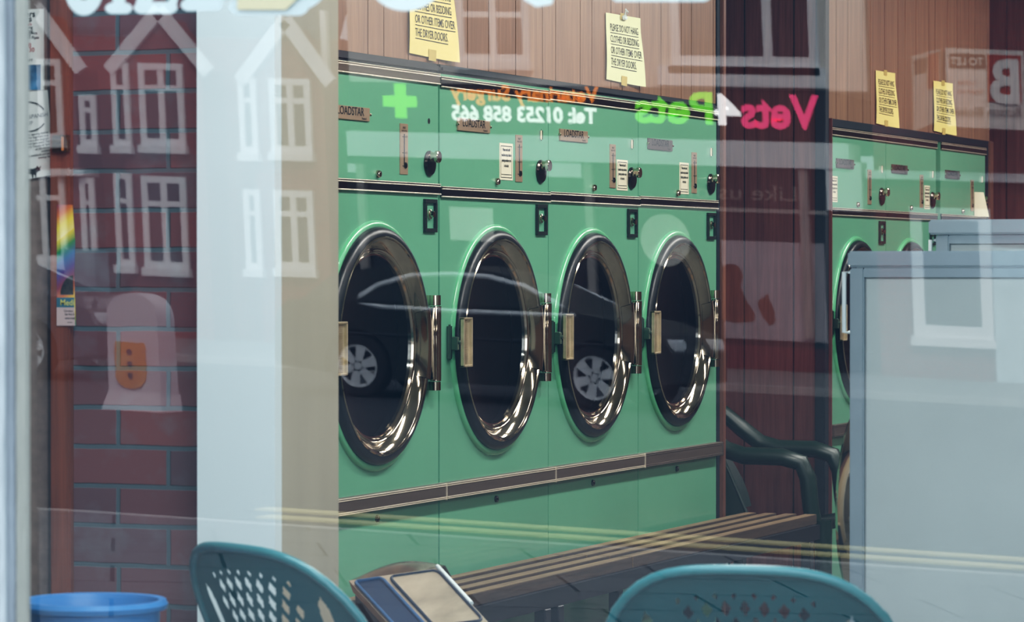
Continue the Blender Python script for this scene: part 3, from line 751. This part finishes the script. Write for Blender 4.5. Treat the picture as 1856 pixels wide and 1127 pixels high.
ptext(t, o, [(64, 30, 'Gutters', .017, .02), (58, 39, 'Cleaners', .017, .02), (60, 52, 'painting', .009, .01), (60, 59, 'roofing', .009, .01), (68, 62, 'cleaning service', .008, .01), (56, 66, 'soffits', .008, .01), (71, 70, 'Down Pipes', .008, .01), (60, 112, '& LOFT', .008, .01)], INK, YP)
ptext(t, o, [(58, 46, 'specials', .008, .01), (57, 86, '858', .013, .01), (63, 94, '08430', .013, .01)], REDINK, YP, 'phone_number')
bl = [onY(x, y, YP) - o + Vector((0, -.0006, 0)) for x, y in ((40, 118), (74, 117), (74, 163), (40, 163))]
MB().poly(bl).build('photo', mat('photo blue', '#3f6f92', .5, var=.6, vscale=28), t, smooth=False)
YP2 = 6.014
t, o = flat('poster', [(20, 168), (86, 163), (100, 316), (20, 330)], WHITEP, 'white tilted flyer with a black bull, below the gutter flyer', 'poster', YP2)
o = Vector((o.x, YP2, o.z))
ptext(t, o, [(87, 210, 'SPANISH', .0115, -.004), (60, 226, 'GROUP', .0115, -.004)], mat('grey ink', '#77797c', .8), YP2, rot=.12)
ptext(t, o, [(88 + i * .6, 241 + i * 5.4, s_, .0062, .01) for i, s_ in enumerate(['enjoy conversation learning themes', 'classes for beginners only', 'and have a chat language', 'we meet here every Tue', 'every Tuesday at 7pm', 'at the clarion', 'available', 'a notebook and pen', 'evening day'])], INK, YP2, 'small_print', rot=.12)
arc = [onY(54 + 30 * math.cos(math.radians(a_)), 212 + 27 * math.sin(math.radians(a_)), YP2) - o + Vector((0, -.0012, 0)) for a_ in range(-150, -24, 6)]
arc2 = [onY(52 + 34 * math.cos(math.radians(a_)), 207 + 31 * math.sin(math.radians(a_)), YP2) - o + Vector((0, -.0012, 0)) for a_ in range(32, 140, 6)]
MB().tube(arc, .0012, 6).tube(arc2, .0012, 6).build('circle_mark', INK, t)
bull = [(38, 311), (44, 308), (52, 306), (60, 306), (66, 304), (68, 300), (71, 304), (75, 300), (73, 306), (74, 309), (70, 311), (67, 313), (66, 320), (65, 323), (64, 317), (61, 316), (61, 322), (59, 323), (58, 316), (52, 315), (46, 316), (44, 322), (42, 322), (42, 316), (38, 315)]
MB().poly([onY(x, y, YP2) - o + Vector((0, -.0012, 0)) for x, y in bull]).build('bull_mark', INK, t, smooth=False)
YP3 = 5.983
t, o = flat('poster', [(103, 371), (131, 371), (136, 440), (134, 500), (137, 590), (103, 590)], rainbow('rainbow print'), 'narrow rainbow-striped flyer with a dark dome, on the red-brown frame', 'poster', YP3)
o = Vector((o.x, YP3, o.z)); e = Vector((0, -.0008, 0))
MB().poly([onY(x, y, YP3) - o + e for x, y in ((103, 539), (135, 539), (135, 557), (103, 557))]).build('title_band', mat('teal band', '#3c6f7d', .6), t, smooth=False)
MB().poly([onY(x, y, YP3) - o + e for x, y in ((103, 557), (135.5, 557), (136.5, 590), (103, 590))]).build('text_panel', mat('pink paper', '#cbb3ae', .7), t, smooth=False)
ptext(t, o, [(110, 553, 'Medi', .0165, .01)], mat('yellow print', '#d9cf6a', .6), YP3 - .0004, align='LEFT')
ptext(t, o, [(116, 565, 'Cleveleys', .0055, .01), (118, 571, 'Sat 9am-5', .0055, .02), (118, 578, 'www.med', .0055, .03), (122, 585, 'contact', .004, .01)], INK, YP3 - .0004, 'small_print', align='LEFT')
dome = [(110, 534), (110, 528), (112, 520), (116, 511), (121, 504), (127, 500), (133, 499), (133.6, 534)]
MB().poly([onY(x, y, YP3) - o + e * 1.2 for x, y in dome]).build('dome_picture', mat('crystal dome print', '#2a251c', .5, var=.8, vscale=90), t, smooth=False)

# ================================================================== THE STREET (seen mirrored in the pane)
ROAD = mat('asphalt', '#34363a', .9, var=.15, vscale=2, bump=.3)
PAVE = bricks('paving slabs', '#6f7376', '#686c70', '#23282e', 1.1, .8, .012, axes=('X', 'Y'), rot=.5, rough=.85)
KERB = mat('kerb stone', '#9d9f9f', .85)
YEL = mat('yellow road paint', '#c9c092', .8, var=.1)
g = lambda n, mb, m: struct(n, mb, m)
g('pavement', MB().box(-40, 30, -9.6, GY - .062, -.3, -.165), PAVE)
g('kerb', MB().box(-40, 30, -9.75, -9.6, -.3, -.165), KERB)
g('road', MB().prism([(-40, -29.0, .05), (-40, -9.75, -.22), (-40, -9.75, -.4), (-40, -29.0, -.4)], (70, 0, 0)), ROAD)
g('road_line', MB().box(across(480, 930, 18.4).x, 30, -10.72, -10.5, -.22, -.198), YEL)
g('road_line.001', MB().box(across(480, 930, 18.9).x, 30, -11.2, -10.98, -.22, -.192), YEL)
g('far_kerb', MB().box(-40, 30, -29.15, -29.0, -.3, .14), KERB)
g('far_pavement', MB().box(-40, 30, -60, -29.15, -.25, .12), mat('far paving', '#6a6c6d', .85))
ZG = .12
FD = 44.0; FY = 2 * GY - FD
RENDER = mat('pale render', '#d3cdc4', .85, var=.05, vscale=1)
RBRICK = bricks('red brick', '#8a4340', '#7b3a39', '#6b4a47', .22, .075, .012)
DRED = mat('dark maroon paint', '#2a1416', .6)
WFRAME = mat('white upvc', '#e6e8ea', .4, var=.02)
DGLASS = mat('dark window glass', '#14181f', .08, var=.1, spec=.6)
SLATE = mat('slate roof', '#474b55', .8, var=.2)
SHOPG = mat('shop window interior', '#1c1d22', .15, var=.3, vscale=1.5)
def rc(x0, y0, x1, y1, D=FD):
    p = across((x0 + x1) / 2, (y0 + y1) / 2, D)
    l = across(x0, (y0 + y1) / 2, D); r = across(x1, (y0 + y1) / 2, D); t_ = across((x0 + x1) / 2, y0, D); b = across((x0 + x1) / 2, y1, D)
    return l.x, r.x, b.z, t_.z
def bxp(mb, x0, y0, x1, y1, d0, d1, D=FD, bev=0.):
    a, b, c, d = rc(x0, y0, x1, y1, D); Y = 2 * GY - D
    mb.box(a, b, Y + d0, Y + d1, c, d, bev, 1); return mb
def win_(parent, x0, y0, x1, y1, cols, rows, D=FD, fw=.09, d=.06):
    """sash window: frame with bars, panes"""
    a, b, c, t_ = rc(x0, y0, x1, y1, D); Y = 2 * GY - D
    f = MB(); f.box(a - .03, b + .03, Y, Y + d + .06, c - .12, c - .0).box(a, b, Y, Y + d, t_ - fw, t_).box(a, b, Y, Y + d, c, c + fw)
    f.box(a, a + fw, Y, Y + d, c + fw, t_ - fw).box(b - fw, b, Y, Y + d, c + fw, t_ - fw)
    for u in cols: xx = a + (b - a) * u; f.box(xx - fw * .5, xx + fw * .5, Y, Y + d * .9, c + fw, t_ - fw)
    for v in rows: zz = c + (t_ - c) * v; f.box(a + fw, b - fw, Y, Y + d * .8, zz - fw * .4, zz + fw * .4)
    o = f.build('window', WFRAME, parent, smooth=False)
    MB().box(a + .02, b - .02, Y - .0, Y + .02, c + .02, t_ - .02).build('pane', DGLASS, o, smooth=False)
    return o
# --- veterinary shop with white fascia band
vs = thing('shop_building', 'pale rendered shop across the street with a coloured sign, mirrored in the glass', 'building', (0, 0, 0))
xl, xr, _, _ = rc(632, 0, 1568, 100)
zt = 8.4
a, b, c, d = rc(632, 100, 1568, 158)
SHA, SHB = a, b
wl = MB().box(a, b, FY - 5, FY, c, zt); wl.build('upper_wall', RENDER, vs, smooth=False)
MB().prism([(a, FY + .3, zt), (b, FY + .3, zt), (b, FY - 2.5, zt + 2.4), (a, FY - 2.5, zt + 2.4)], (0, 0, .15)).build('roof', SLATE, vs, smooth=False)
win_(vs, 826, -170, 955, 112, [.5], [.3], fw=.1)
win_(vs, 1212, -150, 1478, 122, [.66], [], fw=.13)
s0 = MB(); bxp(s0, 1195, 124, 1500, 160, 0, .12); s0.build('sill_band', WFRAME, vs, smooth=False)
fa = MB(); bxp(fa, 634, 158, 1500, 250, -4, .04); fa.build('fascia', DRED, vs, smooth=False)
wb = MB(); bxp(wb, 634, 250, 1540, 296, -.5, .1); wb.build('white_band', WFRAME, vs, smooth=False)
for x0, x1, yb in ((634, 648, 312), (992, 1056, 322), (1500, 1564, 385)):
    q = MB(); bxp(q, x0, 296, x1, yb, -.2, .08); q.build('bracket', WFRAME, vs, smooth=False)
sw = MB(); bxp(sw, 634, 296, 1500, 620, -3, -.05); sw.build('shop_window', SHOPG, vs, smooth=False)
for x0, x1 in ((655, 668), (1066, 1080), (1454, 1470)):
    q = MB(); bxp(q, x0, 296, x1, 615, -.05, .06); q.build('mullion', mat('grey mullion', '#9c9894', .5), vs, smooth=False)
q = MB(); bxp(q, 1080, 377, 1500, 384, -.05, .05); q.build('transom', MATS['grey mullion'], vs, smooth=False)
q = MB(); a, b, c, d = rc(634, 612, 1500, 640); q.box(a, b, FY - 3, FY + .05, ZG, d); q.build('stall_riser', mat('maroon tiles', '#5a2529', .4, var=.2), vs, smooth=False)
# posters and stickers in the shop window
for (x0, y0, x1, y1), m_, nm in (((814, 376, 892, 436), WHITEP, 'window_poster'), ((1310, 440, 1496, 618), mat('poster pale lilac', '#a9a3a8', .6, var=.25, vscale=.8), 'window_poster')):
    q = MB(); bxp(q, x0, y0, x1, y1, -.05, -.02); q.build(nm, m_, vs, smooth=False)
cc = across(1205, 436, FD); ce = across(1250, 436, FD)
q = MB(); q.lathe([(0, .0), (ce.x - cc.x, .0)], (cc.x, FY - .015, cc.z), axis='Y', seg=40)
cs = q.build('round_sticker', mat('sticker white', '#c8c8c0', .6, var=.1), vs, smooth=False)
def ftext(s_, x0, x1, yb, h, m, nm, bold=.02, dy=.07):
    """sign lettering reading correctly from the street: it fills pixel span x0..x1 in the mirror"""
    l = across(x0, yb, FD); r = across(x1, yb, FD)
    tmp = MB(); tmp.text(s_, 1, lambda u, v: Vector((u, v, 0)), 'LEFT', bold=bold); w_ = max(vv.co.x for vv in tmp.bm.verts); hmax = max(vv.co.y for vv in tmp.bm.verts); tmp.bm.free()
    top = across((x0 + x1) / 2, yb - h, FD).z; bot = across((x0 + x1) / 2, yb, FD).z
    sz = (top - bot) / hmax; sx = (r.x - l.x) / (w_ * sz)
    q = MB().text(s_, sz, lambda u, v: Vector((r.x - u, FY + dy, bot + v)), 'LEFT', bold=bold, sx=sx)
    q.build(nm, m, vs, smooth=False)
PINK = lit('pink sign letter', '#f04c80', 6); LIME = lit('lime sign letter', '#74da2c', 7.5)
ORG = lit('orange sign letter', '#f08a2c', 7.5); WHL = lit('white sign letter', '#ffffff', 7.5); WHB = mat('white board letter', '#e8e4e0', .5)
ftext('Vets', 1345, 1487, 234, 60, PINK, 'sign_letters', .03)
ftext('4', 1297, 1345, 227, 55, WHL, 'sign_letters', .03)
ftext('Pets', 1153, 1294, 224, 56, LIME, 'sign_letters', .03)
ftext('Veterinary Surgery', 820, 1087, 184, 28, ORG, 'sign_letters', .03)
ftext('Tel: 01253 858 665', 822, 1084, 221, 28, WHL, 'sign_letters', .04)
ftext('Like us on', 1235, 1442, 363, 27, mat('grey sign letter', '#8d8680', .5), 'window_letters', .0, dy=-.03)
q = MB(); bxp(q, 718, 152, 738, 214, .04, .07); bxp(q, 697, 174, 757, 194, .041, .071); q.build('cross_sign', LIME, vs, smooth=False)
# dog and kitten picture in the shop window (loose brown shapes)
DOG = mat('dog print', '#7d4a34', .7, var=.3, vscale=2)
def shape(pts, m, nm, dy=-.015):
    MB().poly([across(x, y, FD) * 1 + Vector((0, dy, 0)) for x, y in pts]).build(nm, m, vs, smooth=False)
shape([(1308, 485), (1322, 478), (1338, 484), (1346, 500), (1342, 520), (1352, 545), (1368, 570), (1366, 584), (1330, 586), (1308, 580)], DOG, 'dog_picture')
shape([(1372, 548), (1384, 540), (1392, 532), (1394, 545), (1402, 560), (1406, 585), (1396, 592), (1384, 578), (1376, 562)], DOG, 'kitten_picture')
# --- brick neighbour at right
nb = thing('brick_building', 'dark red brick building beside the shop across the street, mirrored', 'building')
a, b, c, d = rc(1569, 0, 2050, 700); a = max(a, SHB + .05); MB().box(a, b, FY - 5, FY - .02, ZG, 8.2).build('wall', RBRICK, nb, smooth=False)
q = MB(); bxp(q, 1572, 318, 2050, 334, -.02, .1); q.build('string_course', WFRAME, nb, smooth=False)
win_(nb, 1655, 380, 1800, 615, [], [], fw=.16)
q = MB(); bxp(q, 1806, 455, 1990, 705, -.02, .08); q.build('front_door', mat('pale door', '#b9cbd2', .5), nb, smooth=False)
# --- letting board, two faces in a V
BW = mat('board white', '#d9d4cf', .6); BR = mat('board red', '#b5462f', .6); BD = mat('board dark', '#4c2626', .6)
lb = thing('letting_board', 'white and red TO LET board on the brick building, mirrored at upper right', 'sign')
def bpoly(pts, m, nm, dy, par=lb): return MB().poly([across(x, y, FD - .8) + Vector((0, dy, 0)) for x, y in pts]).build(nm, m, par, smooth=False)
MB().prism([across(x, y, FD - .8) for x, y in ((1711, 90), (1852, 96), (1856, 240), (1716, 232))], (0, -.04, 0)).build('face', BW, lb, smooth=False)
bpoly([(1787, 102), (1848, 105), (1850, 190), (1789, 188)], BR, 'red_panel', .012)
bpoly([(1718, 100), (1784, 102), (1785, 128), (1719, 126)], BD, 'dark_panel', .012)
def btext(s_, x0, x1, yb, h, m, bold=.0, dy=.03, nm='board_lettering'):
    D = FD - .8; l = across(x0, yb, D); r = across(x1, yb, D); Yb = 2 * GY - D
    tmp = MB(); tmp.text(s_, 1, lambda u, v: Vector((u, v, 0)), 'LEFT', bold=bold); w_ = max(vv.co.x for vv in tmp.bm.verts); hm = max(vv.co.y for vv in tmp.bm.verts); tmp.bm.free()
    bot = l.z; top = across(x0, yb - h, D).z; sz = (top - bot) / hm; sx = (r.x - l.x) / (w_ * sz)
    MB().text(s_, sz, lambda u, v: Vector((r.x - u, Yb + dy, bot + v)), 'LEFT', bold=bold, sx=sx).build(nm, m, lb, smooth=False)
btext('TO LET', 1722, 1781, 121, 14, WHB, .02)
btext('B', 1794, 1848, 188, 78, WHB, .035)
btext('Butson Blofeld', 1722, 1850, 212, 16, mat('board grey ink', '#777069', .7))
btext('01253 866', 1735, 1768, 156, 6, BR); btext('01253 621', 1735, 1780, 172, 6, BR)
l0 = across(1700, 100, FD - .8)
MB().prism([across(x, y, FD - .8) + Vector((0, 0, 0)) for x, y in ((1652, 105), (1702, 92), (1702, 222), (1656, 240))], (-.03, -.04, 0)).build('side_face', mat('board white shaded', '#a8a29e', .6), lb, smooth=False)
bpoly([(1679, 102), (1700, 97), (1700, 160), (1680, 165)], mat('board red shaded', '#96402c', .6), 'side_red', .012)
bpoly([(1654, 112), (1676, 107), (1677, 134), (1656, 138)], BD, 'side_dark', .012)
bx_ = across(1706, 150, FD - .8); MB().box(bx_.x - .03, bx_.x + .03, FY - .01, bx_.y - .05, bx_.z - .4, bx_.z + .4).build('bracket', BD, lb, smooth=False)

# --- gabled red-brick terrace at left
HD = 45.5; HY = 2 * GY - HD
hs = thing('terraced_house', 'red brick terrace with white gables across the street, mirrored at left', 'building')
a, b, c, d = rc(-120, 100, 628, 600, HD); b = min(b, SHA - .25)
MB().box(a, b, HY - 6, HY - .02, ZG, rc(0, 60, 100, 100, HD)[3]).build('wall', RBRICK, hs, smooth=False)
MB().prism([(a, HY, rc(0, 60, 100, 100, HD)[3]), (b, HY, rc(0, 60, 100, 100, HD)[3]), (b, HY - 4, 10.5), (a, HY - 4, 10.5)], (0, 0, .12)).build('roof', SLATE, hs, smooth=False)
def gable(xc, ya, xw, ye):
    A_, Lf, Rt = across(xc, ya, HD - .7), across(xc - xw, ye, HD - .7), across(xc + xw, ye, HD - .7); Yg = 2 * GY - HD + .7
    wz = min(Lf.z, Rt.z)
    MB().prism([(Lf.x + .12, Yg, ZG), (Rt.x - .12, Yg, ZG), (Rt.x - .12, Yg, wz), (A_.x, Yg, A_.z - .1), (Lf.x + .12, Yg, wz)], (0, -.75, 0)).build('bay_wall', RBRICK, hs, smooth=False)
    for E in (Lf, Rt):
        v = (Vector((E.x, Yg, wz)) - Vector((A_.x, Yg, A_.z))); vn = v.normalized(); up = Vector((0, 0, 1)) - vn * vn.z; up.normalize()
        p = Vector((A_.x, Yg + .02, A_.z)); e_ = p + v * 1.05
        MB().prism([p + up * .1, e_ + up * .1, e_ - up * .1, p - up * .12], (0, .08, 0)).build('bargeboard', WFRAME, hs, smooth=False)
gable(292, 18, 86, 122); gable(520, 36, 78, 142); gable(70, 10, 78, 118)
for x0, y0, x1, y1 in ((256, 114, 336, 262), (262, 318, 342, 484), (492, 142, 566, 276), (500, 344, 572, 486), (38, 104, 116, 250), (44, 305, 122, 470)):
    win_(hs, x0, y0, x1, y1, [.5], [.7], HD - .71, fw=.1)
for x0, y0, x1, y1 in ((206, 112, 238, 262), (212, 312, 244, 478), (436, 140, 468, 276), (446, 342, 476, 486), (148, 170, 178, 262), (150, 320, 176, 470)):
    win_(hs, x0, y0, x1, y1, [], [.7], HD - .72, fw=.09)
q = MB(); bxp(q, 596, 20, 606, 520, 0, .12, HD - .2); q.build('downpipe', WFRAME, hs, smooth=False)
q = MB(); bxp(q, 582, 248, 606, 312, 0, .2, HD - .2); q.build('meter_box', WFRAME, hs, smooth=False)
q = MB(); bxp(q, 120, 306, 180, 318, 0, .5, HD - .4); q.build('porch', WFRAME, hs, smooth=False)

# --- cars
CARB = mat('black car paint', '#2a2d2c', .5, .0, var=.05, spec=.25)
TYRE = mat('tyre rubber', '#141416', .8); RIM = mat('alloy rim', '#d4d9de', .35, .1); CARG = mat('car glass', '#0b0d10', .5, var=.1, spec=.1)
def car(label, rear, wb_, Y, facing=1, m=CARB):
    zr = -.026
    cx_ = .42
    t = thing('car', label, 'car', (rear, Y, zr), 0 if facing > 0 else PI)
    r = .325; prof = [(-.92, .3), (-.95, .55), (-.9, .85), (-.75, .98), (.2, 1.0), (1.5, 1.0), (2.25, .98), (2.9, .9), (3.3, .78), (3.42, .6), (3.4, .3)]
    low = [(wb_ + r * 1.17 * math.cos(math.radians(a_)), r + r * 1.17 * math.sin(math.radians(a_))) for a_ in range(0, 181, 15)]
    low2 = [(r * 1.17 * math.cos(math.radians(a_)), r + r * 1.17 * math.sin(math.radians(a_))) for a_ in range(0, 181, 15)]
    pts = prof + [(wb_ + r * 1.17, .22)] + low + [(wb_ - r * 1.17, .2), (r * 1.17, .2)] + low2 + [(-r * 1.17, .24)]
    mb = MB().prism([(x, -.87, z) for x, z in pts], (0, 1.74, 0)); mb.build('body', m, t, smooth=False)
    gh = [(x + cx_, z - .04) for x, z in [(-1.1, .97), (-.75, 1.28), (-.1, 1.42), (.6, 1.44), (1.2, 1.36), (2.1, .97)]]
    mb = MB(); A_ = [mb.bm.verts.new((x, -.85 + (z - .97) * .42, z)) for x, z in gh]; B_ = [mb.bm.verts.new((x, .85 - (z - .97) * .42, z)) for x, z in gh]
    mb.bm.faces.new(A_); mb.bm.faces.new(B_[::-1])
    for i in range(len(gh)): j = (i + 1) % len(gh); mb.bm.faces.new((A_[i], A_[j], B_[j], B_[i]))
    mb.build('cabin', m, t, smooth=False)
    for sg in (-1, 1):
        wn = [(-.42, 1.03), (-.38, 1.1), (-.2, 1.22), (.15, 1.33), (.6, 1.36), (1.0, 1.35), (1.4, 1.27), (1.75, 1.12), (2.0, 1.0), (1.6, .995), (.8, .99), (-.1, 1.0)]
        P3 = [(x + cx_, sg * (.865 - (z - .97) * .42), z - .06) for x, z in wn]
        w_ = MB().poly(P3).build('side_window', CARG, t, smooth=False)
        MB().tube(P3, .03, 8, closed=True).build('chrome_trim', mat('bright trim', '#dfe5ea', .25, .3), w_)
        MB().tube([(x, sg * .875, .66) for x in (-.8, 1., 3.)], .012, 6).build('door_moulding', mat('dark moulding', '#2c2f34', .4), t)
        for wx in (0, wb_):
            tl = MB().lathe([(.215, -.1), (.3, -.1), (.325, -.07), (.325, .07), (.3, .1), (.215, .1)], (wx, sg * .77, r), axis='Y', seg=32, close=True).build('wheel', TYRE, t)
            rm = MB().lathe([(.22, .105), (.2, .1), (.19, .06)], (wx, sg * .77 if sg > 0 else sg * .77 - .165, r), axis='Y', seg=32)
            rm.lathe([(0, .1), (.05, .1), (.055, .08)], (wx, sg * .77 if sg > 0 else sg * .77 - .165, r), axis='Y', seg=16)
            yy = sg * .77 + sg * .085
            for k in range(6):
                an = k * PI / 3 + .3; c_, s_ = math.cos(an), math.sin(an)
                rm.prism([(wx + .04 * c_ - .035 * s_, yy, r + .04 * s_ + .035 * c_), (wx + .04 * c_ + .035 * s_, yy, r + .04 * s_ - .035 * c_), (wx + .2 * c_ + .055 * s_, yy, r + .2 * s_ - .055 * c_), (wx + .2 * c_ - .055 * s_, yy, r + .2 * s_ + .055 * c_)], (0, sg * .015, 0))
            rm.build('rim', RIM, tl)
        MB().box(3.22, 3.43, sg * .6 - .16, sg * .6 + .16, .62, .74, .02).build('headlight', mat('lamp lens', '#dfe6ec', .2, .2), t)
    return t
CD = 31.5
rw, fw_ = across(650, 655, CD), across(1078, 655, CD)
car('black parked car with a chrome window line, mirrored over the dryer doors', rw.x, fw_.x - rw.x, 2 * GY - CD - .85, 1)
f2 = across(48, 620, CD)
car('dark silver car with only its front showing, mirrored at lower left', f2.x - 2.55, 2.55, 2 * GY - CD - .85, 1, mat('dark silver paint', '#4a505a', .25, .4, coat=.5))
# --- traffic bollard and cabinet
bD = 27.5
b0, bT = across(262, 735, bD), across(262, 527, bD)
bl_ = thing('traffic_bollard', 'white round-topped traffic bollard with a yellow plate, mirrored on the bricks', 'bollard', (b0.x, 2 * GY - bD, -.08))
hb = bT.z + .08; wv = (across(322, 600, bD).x - across(208, 600, bD).x) / 2 * .84
prof = []
for i in range(13):
    v = i / 12; prof.append((-wv * (1 - .06 * v), v * (hb - wv * .8)))
arc = [(-wv * .94 * math.cos(PI * i / 14), (hb - wv * .8) + wv * .8 * math.sin(PI * i / 14) ** .9) for i in range(1, 14)]
out_ = [(x, z) for x, z in prof] + arc + [(-x, z) for x, z in reversed(prof)]
WB_ = mat('bollard white', '#c9c2c8', .4, var=.05)
MB().prism([(x, .17, z) for x, z in out_], (0, -.34, 0)).build('shell', WB_, bl_)
MB().prism([(-wv * 1.15, .25, 0), (wv * 1.15, .25, 0), (wv * .98, .19, .16), (-wv * .98, .19, .16)], (0, -.4, 0)).build('foot', WB_, bl_, smooth=False)
pl_ = [(-wv * .62, hb * .58), (wv * .42, hb * .58), (wv * .48, hb * .55), (wv * .48, hb * .3)] + [(-wv * .1 + wv * .58 * math.cos(math.radians(a_)), hb * .3 + wv * .45 * math.sin(math.radians(a_))) for a_ in range(0, -181, -15)] + [(-wv * .68, hb * .52)]
MB().prism([(x, .172, z) for x, z in pl_], (0, .015, 0)).build('plate', mat('bollard yellow', '#d08a22', .4, var=.1), bl_, smooth=False)
q = MB()
for zz in (.5, .4, .3): q.lathe([(0, 0), (.025, 0), (.025, .012)], (-wv * .1, .188, hb * zz), axis='Y', seg=12)
q.build('plate_bolt', DARKST, bl_)
k0, k1 = rc(130, 450, 186, 560, 40)[:2]; kz = rc(130, 450, 186, 560, 40)[3]
cb = thing('utility_cabinet', 'plain grey street cabinet, mirrored beside the rainbow flyer', 'cabinet', ((k0 + k1) / 2, 2 * GY - 40, ZG))
MB().box(-(k1 - k0) / 2, (k1 - k0) / 2, -.2, .2, 0, kz - ZG, .01).build('body', mat('cabinet grey', '#8f949c', .5), cb, smooth=False)
MB().box(-(k1 - k0) / 2 + .04, (k1 - k0) / 2 - .04, .2, .215, .08, kz - ZG - .08, .004).build('door', MATS['cabinet grey'], cb, smooth=False)

# ================================================================== LIGHT
def area(name, loc, sx, sy, power, col=(1, .97, .9)):
    l = bpy.data.lights.new(name, 'AREA'); l.shape = 'RECTANGLE'; l.size = sx; l.size_y = sy; l.energy = power; l.color = col
    o = bpy.data.objects.new(name, l); COL.objects.link(o); o.location = loc; return o
for i, y in enumerate((7.4, 9.6, 11.9, 14.2)):
    area('strip_fill_light', (1.35, y, 2.9), .2, 1.5, 46)
    area('strip_fill_light', (4.2, y, 2.9), .2, 1.5, 22)
area('strip_fill_light', (1.5, 4.75, 2.88), 1.5, .25, 50, (.86, .95, 1.0))  # unseen fill lamp, added to brighten the white nib, bricks and chair tops
sl = bpy.data.lights.new('sun', 'SUN'); sl.energy = 6.5; sl.angle = math.radians(25); sl.color = (1, .95, .88)
so = bpy.data.objects.new('sun', sl); COL.objects.link(so)
so.rotation_euler = Vector((-.35, -.75, -.8)).to_track_quat('-Z', 'Y').to_euler()
wd_ = bpy.data.worlds.new('overcast sky'); S.world = wd_; wd_.use_nodes = True
nt = wd_.node_tree; nt.nodes.clear(); L = nt.links.new
wo = nt.nodes.new('ShaderNodeOutputWorld'); bg = nt.nodes.new('ShaderNodeBackground'); tc = nt.nodes.new('ShaderNodeTexCoord')
sp = nt.nodes.new('ShaderNodeSeparateXYZ'); rp = nt.nodes.new('ShaderNodeValToRGB')
L(tc.outputs['Generated'], sp.inputs[0]); L(sp.outputs['Z'], rp.inputs[0])
rp.color_ramp.elements[0].color = (.68, .76, .84, 1); rp.color_ramp.elements[1].color = (.84, .91, .98, 1)
L(rp.outputs[0], bg.inputs[0]); bg.inputs[1].default_value = 4.2; L(bg.outputs[0], wo.inputs[0])

# ================================================================== CAMERA
cam = bpy.data.cameras.new('camera'); co = bpy.data.objects.new('camera', cam); COL.objects.link(co); S.camera = co
cam.sensor_width = 36; cam.lens = F / 1856 * 36; cam.clip_start = .05; cam.clip_end = 500
co.location = CAM
M = Matrix((RT, UP, -FW)).transposed(); co.rotation_euler = M.to_euler()
cam.dof.use_dof = True; cam.dof.focus_distance = 10.2; cam.dof.aperture_fstop = 10.8
S.view_settings.view_transform = 'Standard'; S.view_settings.look = 'None'
S.view_settings.use_curve_mapping = True
cm = S.view_settings.curve_mapping; cm.extend = 'EXTRAPOLATED'
cc_ = cm.curves[3]
for x_, y_ in ((.045, .026), (.2, .19), (.5, .55)): cc_.points.new(x_, y_)
cm.curves[2].points[0].location = (0, .013); cm.curves[1].points[0].location = (0, .005)
cm.update()
S.view_settings.exposure = 0.; S.view_settings.gamma = 1.
S.cycles.use_denoising = True; S.cycles.max_bounces = 8; S.cycles.glossy_bounces = 4; S.cycles.transparent_max_bounces = 12
S.cycles.caustics_reflective = False; S.cycles.caustics_refractive = False; S.cycles.sample_clamp_indirect = 4
